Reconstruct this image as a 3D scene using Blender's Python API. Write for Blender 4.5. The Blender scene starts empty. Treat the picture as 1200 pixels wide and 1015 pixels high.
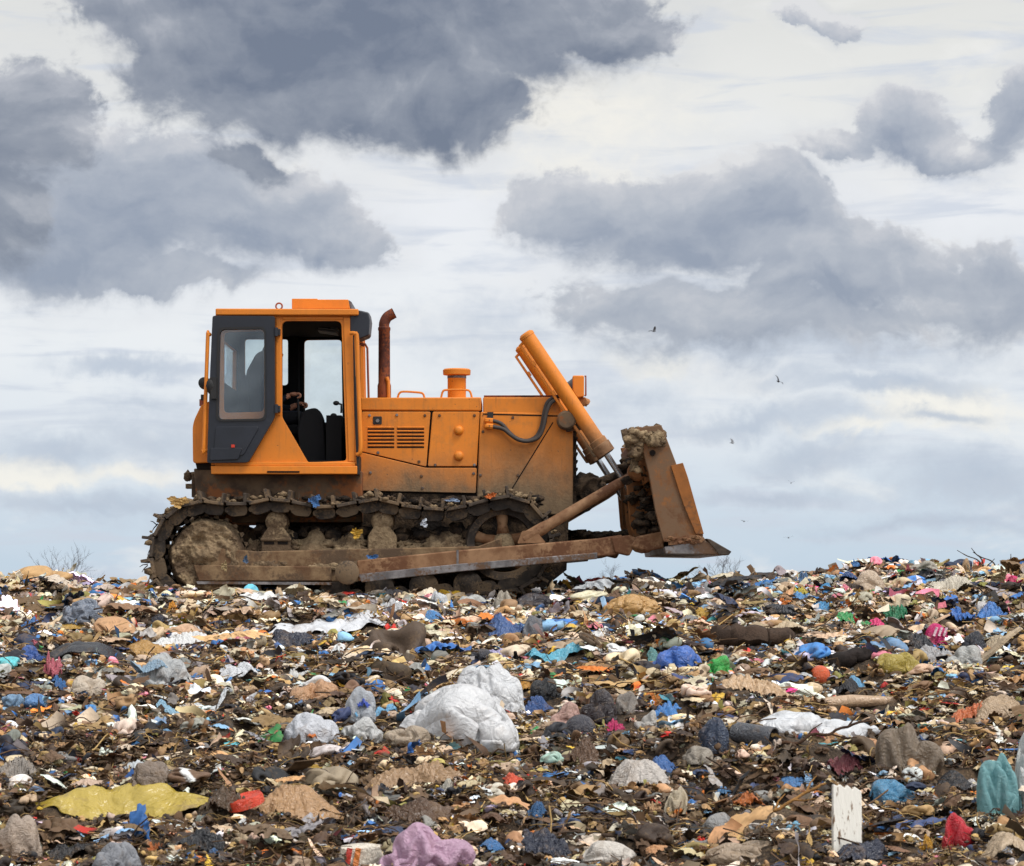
import bpy, bmesh, math, random
import numpy as np
from mathutils import Vector, Matrix, Euler, noise
PI = math.pi
R = math.radians
random.seed(7)
SC = bpy.context.scene
COL = SC.collection

# ------------------------------------------------------------------ layout
# The photograph measured in its own 1200 x 1015 pixels: on the plane y = 0
# (the near track) 115 px are one metre; the camera is 25 m in front of it.
S, D, EYE_PY, EYE_Z = 115.0, 25.0, 680.0, 0.087
def W(px, py, y=0.0):
    k = (D + y) / D / S
    return Vector(((px - 600.0) * k, y, EYE_Z + (EYE_PY - py) * k))
def srgb(r, g, b):
    f = lambda c: (c / 255 / 12.92) if c <= 10 else ((c / 255 + .055) / 1.055) ** 2.4
    return (f(r), f(g), f(b), 1.0)

# ------------------------------------------------------------------ scene helpers
def tag(o, label=None, cat=None, group=None, kind=None):
    if label: o['label'] = label
    if cat: o['category'] = cat
    if group: o['group'] = group
    if kind: o['kind'] = kind
    return o
def adopt(o, parent):
    """parent o (whose mesh is in world coordinates) keeping it where it is"""
    m = Matrix.Identity(4)
    p = parent
    while p is not None:
        m = p.matrix_basis.copy() if p.parent is None else m
        p = p.parent
    o.parent = parent
    if parent.parent is None:
        o.matrix_parent_inverse = parent.matrix_basis.inverted()
def empty(name, loc):
    o = bpy.data.objects.new(name, None); o.location = loc
    o.empty_display_size = .2
    COL.objects.link(o); return o
def finish(bm, name, mat, parent=None, smooth=True, bevel=0.0, angle=35):
    me = bpy.data.meshes.new(name)
    bmesh.ops.recalc_face_normals(bm, faces=bm.faces[:])
    bm.to_mesh(me); bm.free()
    return link(me, name, mat, parent, smooth, bevel, angle)
def link(me, name, mat, parent=None, smooth=True, bevel=0.0, angle=35):
    o = bpy.data.objects.new(name, me)
    COL.objects.link(o)
    if mat is not None:
        for m in (mat if isinstance(mat, (list, tuple)) else [mat]): me.materials.append(m)
    if smooth:
        me.polygons.foreach_set('use_smooth', [True] * len(me.polygons))
        if angle < 180:
            try: me.set_sharp_from_angle(angle=R(angle))
            except Exception: pass
    if bevel > 0:
        b = o.modifiers.new('bevel', 'BEVEL'); b.width = bevel; b.segments = 2
        b.limit_method = 'ANGLE'; b.angle_limit = R(30); b.harden_normals = False
    if parent is not None: adopt(o, parent)
    return o

# ------------------------------------------------------------------ shapes (added to a bmesh)
def nb(): return bmesh.new()
def ring_faces(bm, a, b, closed=True):
    n = len(a)
    for i in range(n if closed else n - 1):
        j = (i + 1) % n
        try: bm.faces.new((a[i], a[j], b[j], b[i]))
        except ValueError: pass
def prism(bm, pts, y0, y1, yp=None):
    """polygon of photo pixels read on the plane yp (y0), extruded to y1"""
    yp = y0 if yp is None else yp
    w = [W(px, py, yp) for px, py in pts]
    a = [bm.verts.new((p.x, y0, p.z)) for p in w]
    b = [bm.verts.new((p.x, y1, p.z)) for p in w]
    bm.faces.new(a); bm.faces.new(b[::-1]); ring_faces(bm, a, b)
def rect(x0, y0, x1, y1): return [(x0, y0), (x1, y0), (x1, y1), (x0, y1)]
def boxw(bm, c, sz, rot=None):
    m = Matrix.Translation(c) @ (rot.to_matrix().to_4x4() if rot is not None else Matrix.Identity(4)) @ Matrix.Diagonal((sz[0], sz[1], sz[2], 1))
    bmesh.ops.create_cube(bm, size=1, matrix=m)
def tube(bm, pts, r, n=12, cap=True):
    pts = [Vector(p) for p in pts]
    rs = r if isinstance(r, (list, tuple)) else [r] * len(pts)
    rings = []; up = None
    for i, p in enumerate(pts):
        if i == 0: t = pts[1] - p
        elif i == len(pts) - 1: t = p - pts[i - 1]
        else: t = (pts[i + 1] - p).normalized() + (p - pts[i - 1]).normalized()
        t = t.normalized() if t.length > 1e-9 else Vector((0, 0, 1))
        if up is None: up = t.orthogonal().normalized()
        up = (up - t * up.dot(t)); up = up.normalized() if up.length > 1e-6 else t.orthogonal().normalized()
        v = t.cross(up)
        rings.append([bm.verts.new(p + (up * math.cos(a) + v * math.sin(a)) * rs[i]) for a in [2 * PI * k / n for k in range(n)]])
    for a, b in zip(rings, rings[1:]): ring_faces(bm, a, b)
    if cap:
        bm.faces.new(rings[0][::-1]); bm.faces.new(rings[-1])
def catmull(pts, k=6):
    P = [Vector(p) for p in pts]; P = [2 * P[0] - P[1]] + P + [2 * P[-1] - P[-2]]
    out = []
    for i in range(1, len(P) - 2):
        for j in range(k):
            t = j / k; a, b, c, d = P[i - 1:i + 3]
            out.append(.5 * ((2 * b) + (c - a) * t + (2 * a - 5 * b + 4 * c - d) * t * t + (3 * b - a - 3 * c + d) * t ** 3))
    out.append(P[-2]); return out
def lathe_y(bm, c, prof, n=40):
    """profile [(r, y)] revolved about the axis through c along +y"""
    rings = []
    for r, y in prof:
        rings.append([bm.verts.new((c.x + r * math.cos(2 * PI * k / n), y, c.z + r * math.sin(2 * PI * k / n))) for k in range(n)])
    for a, b in zip(rings, rings[1:]): ring_faces(bm, a, b)
    bm.faces.new(rings[0]); bm.faces.new(rings[-1][::-1])
def lathe_z(bm, c, prof, n=32):
    rings = []
    for r, z in prof:
        rings.append([bm.verts.new((c.x + r * math.cos(2 * PI * k / n), c.y + r * math.sin(2 * PI * k / n), z)) for k in range(n)])
    for a, b in zip(rings, rings[1:]): ring_faces(bm, a, b)
    bm.faces.new(rings[0]); bm.faces.new(rings[-1][::-1])
def lump(bm, c, sz, seed=0, sub=2, amp=.35, freq=2.2):
    m = bmesh.ops.create_icosphere(bm, subdivisions=sub, radius=1)
    o = Vector((seed * 3.7, seed * 1.3, -seed * 2.1))
    for v in m['verts']:
        n = v.co.normalized()
        k = 1 + amp * noise.fractal(n * freq + o, 1.0, 2.0, 3)
        v.co = Vector((n.x * sz[0] * k, n.y * sz[1] * k, n.z * sz[2] * k)) + Vector(c)
def rounded(pts, r, k=5):
    """round the corners of a pixel polygon; r one radius or one per corner"""
    n = len(pts); out = []
    for i in range(n):
        p = Vector(pts[i]); a = Vector(pts[i - 1]); b = Vector(pts[(i + 1) % n])
        ri = r[i] if isinstance(r, (list, tuple)) else r
        if ri <= 0: out.append(tuple(p)); continue
        da = (a - p); db = (b - p)
        ri = min(ri, da.length * .45, db.length * .45)
        s = p + da.normalized() * ri; e = p + db.normalized() * ri
        for j in range(k + 1):
            t = j / k; q = s * (1 - t) ** 2 + p * 2 * t * (1 - t) + e * t * t
            out.append(tuple(q))
    return out
def panel(bm, outer, holes, fmap, depth):
    """flat sheet with holes; fmap(pt) -> world point, depth = Vector thickness"""
    edges = []; loops = []
    for loop in [outer] + holes:
        vs = [bm.verts.new(fmap(p)) for p in loop]
        loops.append(vs)
        for i in range(len(vs)): edges.append(bm.edges.new((vs[i], vs[(i + 1) % len(vs)])))
    g = bmesh.ops.triangle_fill(bm, use_beauty=True, use_dissolve=False, edges=edges)
    faces = [f for f in g['geom'] if isinstance(f, bmesh.types.BMFace)]
    ex = bmesh.ops.extrude_face_region(bm, geom=faces)
    vs = [v for v in ex['geom'] if isinstance(v, bmesh.types.BMVert)]
    bmesh.ops.translate(bm, verts=vs, vec=depth)
def side_panel(bm, outer, holes, y0, t, yp=None):
    yp = y0 if yp is None else yp
    def f(p):
        w = W(p[0], p[1], yp); return (w.x, y0, w.z)
    panel(bm, outer, holes, f, Vector((0, t, 0)))

# ------------------------------------------------------------------ node helpers
class NT:
    def __init__(self, tree):
        self.t = tree; self.n = tree.nodes; self.l = tree.links
    def node(self, kind, **kw):
        n = self.n.new(kind)
        for k, v in kw.items(): setattr(n, k, v)
        return n
    def put(self, sock, v):
        if isinstance(v, bpy.types.NodeSocket): self.l.new(v, sock)
        else: sock.default_value = v
    def math(self, op, a, b=None, c=None, clamp=False):
        n = self.node('ShaderNodeMath', operation=op, use_clamp=clamp)
        for i, v in enumerate((a, b, c)):
            if v is not None: self.put(n.inputs[i], v)
        return n.outputs[0]
    def vmath(self, op, a, b=None):
        n = self.node('ShaderNodeVectorMath', operation=op)
        self.put(n.inputs[0], a)
        if b is not None: self.put(n.inputs[1], b)
        return n.outputs['Value'] if op in ('LENGTH', 'DOT_PRODUCT') else n.outputs[0]
    def remap(self, v, a, b, c=0.0, d=1.0, smooth=True):
        n = self.node('ShaderNodeMapRange', interpolation_type='SMOOTHSTEP' if smooth else 'LINEAR', clamp=True) if not smooth else self.node('ShaderNodeMapRange', interpolation_type='SMOOTHSTEP')
        self.put(n.inputs[0], v)
        for i, x in enumerate((a, b, c, d)): self.put(n.inputs[i + 1], x)
        return n.outputs[0]
    def mix(self, f, a, b, blend='MIX'):
        n = self.node('ShaderNodeMix', data_type='RGBA', blend_type=blend)
        self.put(n.inputs[0], f); self.put(n.inputs[6], a); self.put(n.inputs[7], b)
        return n.outputs[2]
    def noise(self, vec, scale, detail=4, rough=.55, dist=0.0, out=0):
        n = self.node('ShaderNodeTexNoise')
        if vec is not None: self.l.new(vec, n.inputs['Vector'])
        n.inputs['Scale'].default_value = scale; n.inputs['Detail'].default_value = detail
        n.inputs['Roughness'].default_value = rough; n.inputs['Distortion'].default_value = dist
        return n.outputs[out]
    def bump(self, h, strength=.4, dist=.01):
        n = self.node('ShaderNodeBump'); n.inputs['Strength'].default_value = strength
        n.inputs['Distance'].default_value = dist; self.l.new(h, n.inputs['Height'])
        return n.outputs[0]
def new_mat(name):
    m = bpy.data.materials.new(name); m.use_nodes = True
    t = NT(m.node_tree); b = m.node_tree.nodes['Principled BSDF']
    return m, t, b
def position(t):
    return t.node('ShaderNodeNewGeometry').outputs['Position']

# ------------------------------------------------------------------ materials
MUD = srgb(150, 128, 100); MUD_D = srgb(84, 66, 49)
def m_painted(name, col, z_clean, z_dirty, rough=.42, grime=.35, edge=.25):
    """paint that fades, carries a dust film and is caked with clay towards z_dirty"""
    m, t, b = new_mat(name); p = position(t)
    sep = t.node('ShaderNodeSeparateXYZ'); t.l.new(p, sep.inputs[0])
    n1 = t.noise(p, 1.7, 6, .6); n2 = t.noise(p, 9, 6, .65); n3 = t.noise(p, 45, 5, .6)
    st = t.node('ShaderNodeMapping'); t.l.new(p, st.inputs[0]); st.inputs['Scale'].default_value = (14, 14, 1.1)
    streak = t.noise(st.outputs[0], 1.0, 5, .6)
    z = t.math('ADD', sep.outputs[2], t.math('MULTIPLY', t.math('SUBTRACT', n1, .5), .75))
    z = t.math('ADD', z, t.math('MULTIPLY', t.math('SUBTRACT', n2, .5), .28))
    z = t.math('ADD', z, t.math('MULTIPLY', t.math('SUBTRACT', streak, .5), .18))
    dirt = t.remap(z, z_clean, z_dirty)
    film = t.math('MULTIPLY', t.remap(t.math('ADD', n2, t.math('MULTIPLY', t.math('SUBTRACT', streak, .5), .8)), .45, .8), grime)
    base = t.mix(t.remap(n1, .3, .7), col, tuple(c * .84 for c in col[:3]) + (1,))
    base = t.mix(t.math('MULTIPLY', t.remap(n3, .62, .75), .35), base, srgb(120, 70, 40))
    st2 = t.node('ShaderNodeMapping'); t.l.new(p, st2.inputs[0]); st2.inputs['Scale'].default_value = (26, 26, 1.6)
    run = t.math('MULTIPLY', t.remap(t.noise(st2.outputs[0], 1.0, 4, .6), .56, .74), t.math('MULTIPLY', t.remap(n1, .35, .65), grime * 1.3))
    st3 = t.node('ShaderNodeMapping'); t.l.new(p, st3.inputs[0]); st3.inputs['Scale'].default_value = (4, 4, 60)
    scr = t.math('MULTIPLY', t.remap(t.noise(st3.outputs[0], 1.0, 3, .5), .66, .72), t.remap(n2, .5, .7))
    chip = t.remap(t.noise(p, 34, 3, .55), .70, .73)
    base = t.mix(film, base, srgb(150, 104, 58)); base = t.mix(run, base, srgb(112, 74, 42))
    base = t.mix(t.math('MULTIPLY', scr, .5), base, srgb(226, 160, 84)); base = t.mix(t.math('MULTIPLY', chip, .8), base, srgb(84, 52, 36))
    mud = t.mix(n2, MUD_D, MUD); mud = t.mix(t.remap(n3, .4, .7), mud, srgb(112, 92, 70))
    t.put(b.inputs['Base Color'], t.mix(dirt, base, mud))
    t.put(b.inputs['Roughness'], t.math('ADD', t.math('MULTIPLY', dirt, .45), t.math('ADD', rough, t.math('MULTIPLY', n2, .2))))
    t.put(b.inputs['Normal'], t.bump(t.math('ADD', t.math('MULTIPLY', n3, t.math('MULTIPLY', dirt, 1.0)), t.math('MULTIPLY', n1, .25)), .5, .012))
    b.inputs['Specular IOR Level'].default_value = .4
    return m
def m_rough(name, c1, c2, c3=None, scale=6, rough=.8, bump=.6, dist=.02, metal=0.0, detail=7, lo=.35, hi=.65):
    m, t, b = new_mat(name); p = position(t)
    n1 = t.noise(p, scale, detail, .62); n2 = t.noise(p, scale * 5.3, detail, .6); n3 = t.noise(p, scale * .35, 4, .5)
    c = t.mix(t.remap(n1, lo, hi), c1, c2)
    if c3 is not None: c = t.mix(t.remap(t.math('ADD', n3, t.math('MULTIPLY', t.math('SUBTRACT', n2, .5), .5)), .48, .62), c, c3)
    t.put(b.inputs['Base Color'], c)
    t.put(b.inputs['Roughness'], t.math('ADD', rough - .12, t.math('MULTIPLY', n2, .24)))
    b.inputs['Metallic'].default_value = metal
    h = t.math('ADD', n1, t.math('MULTIPLY', n2, .45))
    t.put(b.inputs['Normal'], t.bump(h, bump, dist))
    b.inputs['Specular IOR Level'].default_value = .3
    return m
def m_plain(name, col, rough=.5, metal=0.0, var=.25, scale=12, bump=.15):
    m, t, b = new_mat(name); p = position(t)
    n = t.noise(p, scale, 5, .6)
    t.put(b.inputs['Base Color'], t.mix(t.remap(n, .3, .7), tuple(c * (1 - var) for c in col[:3]) + (1,), col))
    t.put(b.inputs['Roughness'], t.math('ADD', rough - .08, t.math('MULTIPLY', n, .16)))
    b.inputs['Metallic'].default_value = metal; b.inputs['Specular IOR Level'].default_value = .2 if rough > .74 else .5
    if bump: t.put(b.inputs['Normal'], t.bump(n, bump, .005))
    return m
def m_glass(name, tint, gloss=.10):
    m = bpy.data.materials.new(name); m.use_nodes = True
    t = NT(m.node_tree); t.n.remove(t.n['Principled BSDF']); out = t.n['Material Output']
    tr = t.node('ShaderNodeBsdfTransparent'); tr.inputs[0].default_value = tint
    gl = t.node('ShaderNodeBsdfGlossy'); gl.inputs['Roughness'].default_value = .03; gl.inputs[0].default_value = (.9, .95, 1, 1)
    df = t.node('ShaderNodeBsdfDiffuse'); df.inputs[0].default_value = srgb(170, 180, 185)
    fr = t.node('ShaderNodeLayerWeight'); fr.inputs[0].default_value = .25
    dust = t.remap(t.noise(position(t), 4, 5, .6), .3, .8, .02, .09)
    m1 = t.node('ShaderNodeMixShader'); t.l.new(dust, m1.inputs[0]); t.l.new(tr.outputs[0], m1.inputs[1]); t.l.new(df.outputs[0], m1.inputs[2])
    m2 = t.node('ShaderNodeMixShader'); t.l.new(t.math('ADD', t.math('MULTIPLY', fr.outputs['Fresnel'], .5), gloss, clamp=True), m2.inputs[0])
    t.l.new(m1.outputs[0], m2.inputs[1]); t.l.new(gl.outputs[0], m2.inputs[2]); t.l.new(m2.outputs[0], out.inputs[0])
    return m
ORANGE = (.78, .235, .018, 1)
M = {}
M['cab_paint'] = m_painted('cab_orange_paint', ORANGE, .6, .3, grime=.22)
M['hood_paint'] = m_painted('hood_orange_paint', ORANGE, 1.5, .88, grime=.42)
M['guard_paint'] = m_painted('guard_orange_paint', ORANGE, 1.72, .98, grime=.5)
M['hull_paint'] = m_painted('hull_dirty_paint', (.62, .2, .03, 1), 2.6, 1.25, grime=.7)
M['hull'] = m_rough('mud_stained_hull', srgb(66, 52, 41), srgb(104, 84, 64), srgb(128, 78, 44), scale=3.5, rough=.85, bump=.5, dist=.015)
M['frame'] = m_rough('clay_covered_frame', srgb(92, 66, 46), srgb(134, 110, 82), srgb(88, 70, 54), scale=6, rough=.85, bump=.6, dist=.015)
M['cyl_paint'] = m_painted('cylinder_orange_paint', ORANGE, 1.9, 1.3, grime=.3)
M['mud'] = m_rough('dried_clay', srgb(112, 93, 71), srgb(152, 131, 102), srgb(92, 75, 58), scale=9, rough=.92, bump=.9, dist=.03)
M['mud_and_shade'] = m_rough('dark_soil_and_shade', srgb(44, 35, 28), srgb(86, 70, 54), srgb(30, 25, 22), scale=12, rough=.95, bump=.9, dist=.03)  # dark soil; on the belly it paints the shade between the tracks
M['beam'] = m_rough('muddy_steel_beam', srgb(112, 78, 52), srgb(146, 112, 82), srgb(96, 62, 40), scale=5, rough=.72, bump=.35, dist=.01)
M['steel'] = m_rough('worn_steel', srgb(96, 92, 92), srgb(140, 136, 136), srgb(100, 76, 58), scale=7, rough=.5, bump=.2, dist=.006, metal=.35)
M['rust'] = m_rough('rusty_plate', srgb(100, 68, 44), srgb(142, 92, 50), srgb(112, 86, 64), scale=3.4, rough=.75, bump=.35, dist=.01)
M['rust_orange'] = m_rough('rusty_orange_plate', srgb(124, 78, 40), srgb(152, 94, 44), srgb(100, 70, 48), scale=4, rough=.7, bump=.3, dist=.01)
M['track'] = m_rough('dirty_track_steel', srgb(50, 44, 40), srgb(84, 73, 63), srgb(112, 93, 72), scale=8, rough=.75, bump=.5, dist=.012, metal=.1)
M['track_dark'] = m_rough('oily_track_link', srgb(38, 33, 30), srgb(66, 57, 49), srgb(96, 80, 62), scale=9, rough=.7, bump=.5, dist=.012, metal=.1)
M['exhaust'] = m_rough('rusted_exhaust', srgb(58, 30, 26), srgb(92, 48, 34), srgb(130, 66, 34), scale=7, rough=.7, bump=.3, dist=.006)
M['door'] = m_plain('dark_blue_grey_door_paint', srgb(31, 35, 45), .42, var=.3, scale=5)
M['lining'] = m_plain('cab_shade_black', srgb(18, 18, 20), .8)  # black put into the inner walls to stand for the dim cab interior
M['black'] = m_plain('black_rubber', srgb(30, 29, 29), .6)
M['hose'] = m_plain('dusty_rubber_hose', srgb(64, 56, 52), .65)
M['seam'] = m_plain('gap_shade_dark', srgb(28, 20, 16), .8)  # near black standing in for the shade inside gaps, slots and holes
M['chrome'] = m_plain('polished_rod', srgb(190, 195, 200), .18, metal=.9, var=.1, bump=0)
M['grey'] = m_plain('grey_lamp_housing', srgb(98, 98, 102), .5)
M['rail_red'] = m_plain('brown_red_rail', srgb(150, 74, 48), .5)
M['glass'] = m_glass('cab_glass', (.90, .94, .95, 1), .02)
M['door_glass'] = m_glass('door_glass', (.84, .89, .91, 1), .05)
M['seat'] = m_plain('black_seat_fabric', srgb(22, 22, 25), .8)
M['cloth'] = m_plain('dark_work_jacket', srgb(36, 38, 48), .85, scale=20)
M['trouser'] = m_plain('dark_work_trousers', srgb(32, 32, 36), .85, scale=20)
M['skin'] = m_plain('skin', srgb(196, 134, 104), .55, var=.12)
M['hair'] = m_plain('dark_hair', srgb(40, 30, 24), .7)
M['red'] = m_plain('red_reflector', srgb(205, 60, 40), .35)
M['lamp_glass'] = m_plain('lamp_lens', srgb(150, 156, 164), .15, var=.2)
SKY_GLOW, SUN_E = 2.6, 2.1
# ------------------------------------------------------------------ camera
cam = bpy.data.objects.new('camera', bpy.data.cameras.new('camera')); COL.objects.link(cam)
cam.location = (0, -D, EYE_Z); cam.rotation_euler = (R(90), 0, 0)
cam.data.sensor_width = 36; cam.data.lens = 36 * D * S / 1200.0
cam.data.shift_y = (EYE_PY - 507.5) / 1200.0
cam.data.clip_start = .1; cam.data.clip_end = 9000
cam.data.dof.use_dof = True; cam.data.dof.focus_distance = 23.0; cam.data.dof.aperture_fstop = 9.0
SC.camera = cam
SC.view_settings.view_transform = 'Standard'; SC.view_settings.look = 'None'
SC.view_settings.exposure = 0.0; SC.view_settings.gamma = 1.0
SC.cycles.max_bounces = 8; SC.cycles.diffuse_bounces = 3; SC.cycles.transparent_max_bounces = 16
SC.cycles.use_denoising = True

# ------------------------------------------------------------------ sky and light
SUN_EL, SUN_AZ = 58.0, 132.0        # azimuth clockwise from +Y (north): high behind the camera, to its right
world = bpy.data.worlds.new('World'); SC.world = world; world.use_nodes = True
T = NT(world.node_tree); T.n.clear()
wout = T.node('ShaderNodeOutputWorld')
dirv = T.node('ShaderNodeTexCoord').outputs['Generated']
sx = T.node('ShaderNodeSeparateXYZ'); T.l.new(T.vmath('NORMALIZE', dirv), sx.inputs[0])
az = T.math('ARCTAN2', sx.outputs[0], sx.outputs[1]); el = T.math('ARCSINE', sx.outputs[2])
cmb = T.node('ShaderNodeCombineXYZ'); T.put(cmb.inputs[0], T.math('MULTIPLY', az, 57.2958)); T.put(cmb.inputs[1], T.math('MULTIPLY', el, 57.2958))
sph = cmb.outputs[0]                # (azimuth, elevation) in degrees
# billowing: warp the direction with noise of three sizes
def warped(vec, s, amp, det=5, rough=.6):
    n = T.noise(vec, s, det, rough, out=1)
    off = T.vmath('MULTIPLY', T.vmath('SUBTRACT', n, (.5, .5, .5)), (amp, amp * .75, 0))
    return T.vmath('ADD', vec, off)
wv = warped(sph, .18, 3.4, 2, .5)
wv = warped(wv, .75, 1.7, 8, .62)
def deg(px, py):
    x, z = (px - 600) / (D * S), (EYE_PY - py) / (D * S)
    return math.degrees(math.atan2(x, 1)), math.degrees(math.atan2(z, math.hypot(1, x)))
PXD = 57.2958 / (D * S)
def blobs(lst, wv):
    acc = None
    for cx, cy, rx, ry, s in lst:
        a, e = deg(cx, cy)
        v = T.vmath('MULTIPLY', T.vmath('SUBTRACT', wv, (a, e, 0)), (1 / (rx * PXD), 1 / (ry * PXD), 0))
        f = T.math('MULTIPLY_ADD', T.vmath('LENGTH', v), -s, s)      # s at the centre, 0 on the rim, negative outside
        acc = f if acc is None else T.math('SMOOTH_MAX', acc, f, .18)
    return acc
HEAVY = [(430, 20, 330, 120, 1.2), (350, 110, 190, 66, 1.0), (500, 128, 140, 62, 1.0), (690, 40, 105, 46, .8), (250, 60, 140, 90, .8), (150, 20, 90, 45, .6), (280, 190, 46, 34, .4),
         (20, 160, 92, 84, .9), (10, 245, 60, 90, .9)]
MID = [(150, 245, 170, 92, 1.0), (275, 262, 130, 72, .9), (372, 292, 80, 44, .8), (60, 300, 150, 62, .9), (120, 334, 190, 26, .7),
       (800, 265, 175, 66, 1.0), (860, 232, 100, 56, .9), (680, 250, 90, 44, .8), (975, 322, 150, 64, .8), (900, 380, 230, 48, .6), (1160, 345, 80, 62, .7), (760, 365, 110, 42, .5),
       (1062, 138, 62, 46, 1.0), (968, 165, 60, 22, .8), (1140, 163, 90, 26, .9), (1198, 118, 34, 56, .9), (960, 2, 30, 13, .8), (1004, 12, 34, 16, .7)]
FAINT = [(150, 424, 100, 15, .7), (85, 532, 80, 27, .6), (195, 510, 90, 42, .4), (1020, 455, 140, 17, .7), (890, 492, 150, 18, .6), (950, 532, 90, 22, .6), (1150, 565, 120, 40, .6), (1090, 490, 44, 10, .6), (740, 470, 70, 20, .3), (560, 400, 90, 30, .2), (930, 415, 260, 30, .5), (120, 600, 160, 16, .5), (320, 620, 160, 12, .3), (900, 575, 120, 14, .45), (1100, 620, 160, 14, .4), (600, 480, 90, 12, .25), (190, 465, 60, 10, .3)]
WARM = [(62, 562, 90, 24, .9), (165, 558, 60, 16, .6), (1090, 478, 120, 34, .7), (1000, 505, 60, 12, .5), (770, 430, 60, 22, .7), (300, 215, 60, 40, .6), (640, 130, 200, 50, .4), (700, 210, 120, 40, .4)]
# the same kind of cloud all round, outside the part of the sky described above
gen = T.noise(T.vmath('MULTIPLY', wv, (.6, 1.0, 1)), .085, 3, .5)
gen = T.math('MULTIPLY', T.math('SUBTRACT', gen, .53), 5.0)
fr = T.math('MAXIMUM', T.math('SUBTRACT', T.math('ABSOLUTE', T.math('MULTIPLY', az, 57.2958)), 15.0), T.math('SUBTRACT', T.math('MULTIPLY', el, 57.2958), 16.5))
gen = T.math('MULTIPLY_ADD', T.remap(fr, -3, 3), T.math('ADD', gen, 1.0), -1.0)
up = T.vmath('ADD', wv, (.08, .5, 0))      # a little higher: what lies between a point and the light above
d_heavy = T.math('MAXIMUM', blobs(HEAVY, wv), gen); d_mid = blobs(MID, wv); d_faint = blobs(FAINT, wv); d_warm = blobs(WARM, wv)
u_heavy = T.math('MAXIMUM', blobs(HEAVY, up), gen); u_mid = blobs(MID, up)
n_fine = T.noise(T.vmath('MULTIPLY', sph, (1, 1.35, 1)), 1.5, 9, .62, .3)
n_soft = T.noise(T.vmath('MULTIPLY', sph, (.7, 1.6, 1)), .42, 6, .55, .4)
n_str = T.noise(T.vmath('MULTIPLY', sph, (.35, 2.4, 1)), .7, 6, .55, .5)
nf = T.math('MULTIPLY', T.math('SUBTRACT', n_fine, .5), .68)
def cover(d, lo, hi): return T.remap(T.math('ADD', d, nf), lo, hi)
def cover2(d, u, lo):                        # crisp where the light strikes the tops, melting away underneath
    soft = T.remap(T.math('SUBTRACT', u, d), -.10, .40, .21, .62)
    return T.remap(T.math('ADD', d, nf), lo, T.math('ADD', soft, lo))
a_heavy = cover2(d_heavy, u_heavy, -.10); a_mid = T.math('MULTIPLY', cover2(d_mid, u_mid, -.14), .97); a_faint = T.math('MULTIPLY', cover(d_faint, -.25, .55), .8)
a_warm = T.math('MULTIPLY', cover(d_warm, -.1, .45), .8)
eld = T.math('MULTIPLY', el, 57.2958)
# veil behind the clouds: pale blue low down, white higher up, faintly warm at the top
veil = T.node('ShaderNodeValToRGB'); cr = veil.color_ramp
T.put(veil.inputs[0], T.math('DIVIDE', T.math('ADD', eld, T.math('MULTIPLY', T.math('SUBTRACT', n_soft, .5), 2.2)), 14.0))
stops = [(0.0, (198, 216, 232)), (.10, (207, 221, 235)), (.24, (226, 233, 241)), (.40, (240, 243, 246)), (.60, (240, 242, 246)), (.78, (237, 237, 234)), (1.0, (228, 228, 224))]
cr.elements[0].position = stops[0][0]; cr.elements[0].color = srgb(*stops[0][1]); cr.elements[1].position = stops[-1][0]; cr.elements[1].color = srgb(*stops[-1][1])
for p_, c_ in stops[1:-1]:
    e_ = cr.elements.new(p_); e_.color = srgb(*c_)
c_veil = T.mix(T.math('MULTIPLY', T.remap(n_str, .48, .68), .7), veil.outputs[0], srgb(206, 214, 228))
c_veil = T.mix(T.math('MULTIPLY', T.remap(n_soft, .52, .74), .6), c_veil, srgb(250, 249, 246))
c_faint = T.mix(n_fine, srgb(168, 184, 206), srgb(200, 208, 221))
# billows catch light on their upper edges: the same noise read a little higher up
billow = T.vmath('MULTIPLY', wv, (1, 1.3, 1))
rel = T.math('SUBTRACT', T.noise(T.vmath('ADD', billow, (.12, .55, 0)), .62, 6, .5), T.noise(billow, .62, 6, .5))
sh = T.math('ADD', T.math('MULTIPLY', T.math('SUBTRACT', n_soft, .5), .9), T.math('MULTIPLY', T.math('SUBTRACT', n_fine, .5), .3))
sh = T.math('ADD', sh, T.math('MULTIPLY', rel, 1.0))
def ramp(f, stops):
    n = T.node('ShaderNodeValToRGB'); T.put(n.inputs[0], f); r = n.color_ramp
    r.elements[0].position = stops[0][0]; r.elements[0].color = srgb(*stops[0][1]); r.elements[1].position = stops[-1][0]; r.elements[1].color = srgb(*stops[-1][1])
    for q, k in stops[1:-1]: e_ = r.elements.new(q); e_.color = srgb(*k)
    return n.outputs[0]
c_mid = ramp(T.math('ADD', T.math('MULTIPLY', T.math('ADD', u_mid, T.math('MULTIPLY', sh, 1.4)), .68), .38), [(0.0, (229, 229, 230)), (.2, (204, 206, 212)), (.5, (180, 186, 197)), (1.0, (148, 158, 176))])
c_heavy = ramp(T.math('ADD', T.math('MULTIPLY', T.math('ADD', u_heavy, T.math('MULTIPLY', sh, 1.7)), .62), .36), [(0.0, (214, 215, 218)), (.2, (184, 187, 195)), (.5, (152, 158, 170)), (1.0, (117, 126, 144))])
halo = T.math('MULTIPLY', T.remap(T.math('ADD', T.math('MAXIMUM', d_mid, d_heavy), T.math('MULTIPLY', T.math('SUBTRACT', n_soft, .5), 1.2)), -.75, .25), .28)
c_veil = T.mix(halo, c_veil, srgb(206, 210, 218))
c = T.mix(a_warm, c_veil, srgb(252, 248, 238)); c = T.mix(a_faint, c, c_faint); c = T.mix(a_mid, c, c_mid); c = T.mix(a_heavy, c, c_heavy)
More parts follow.
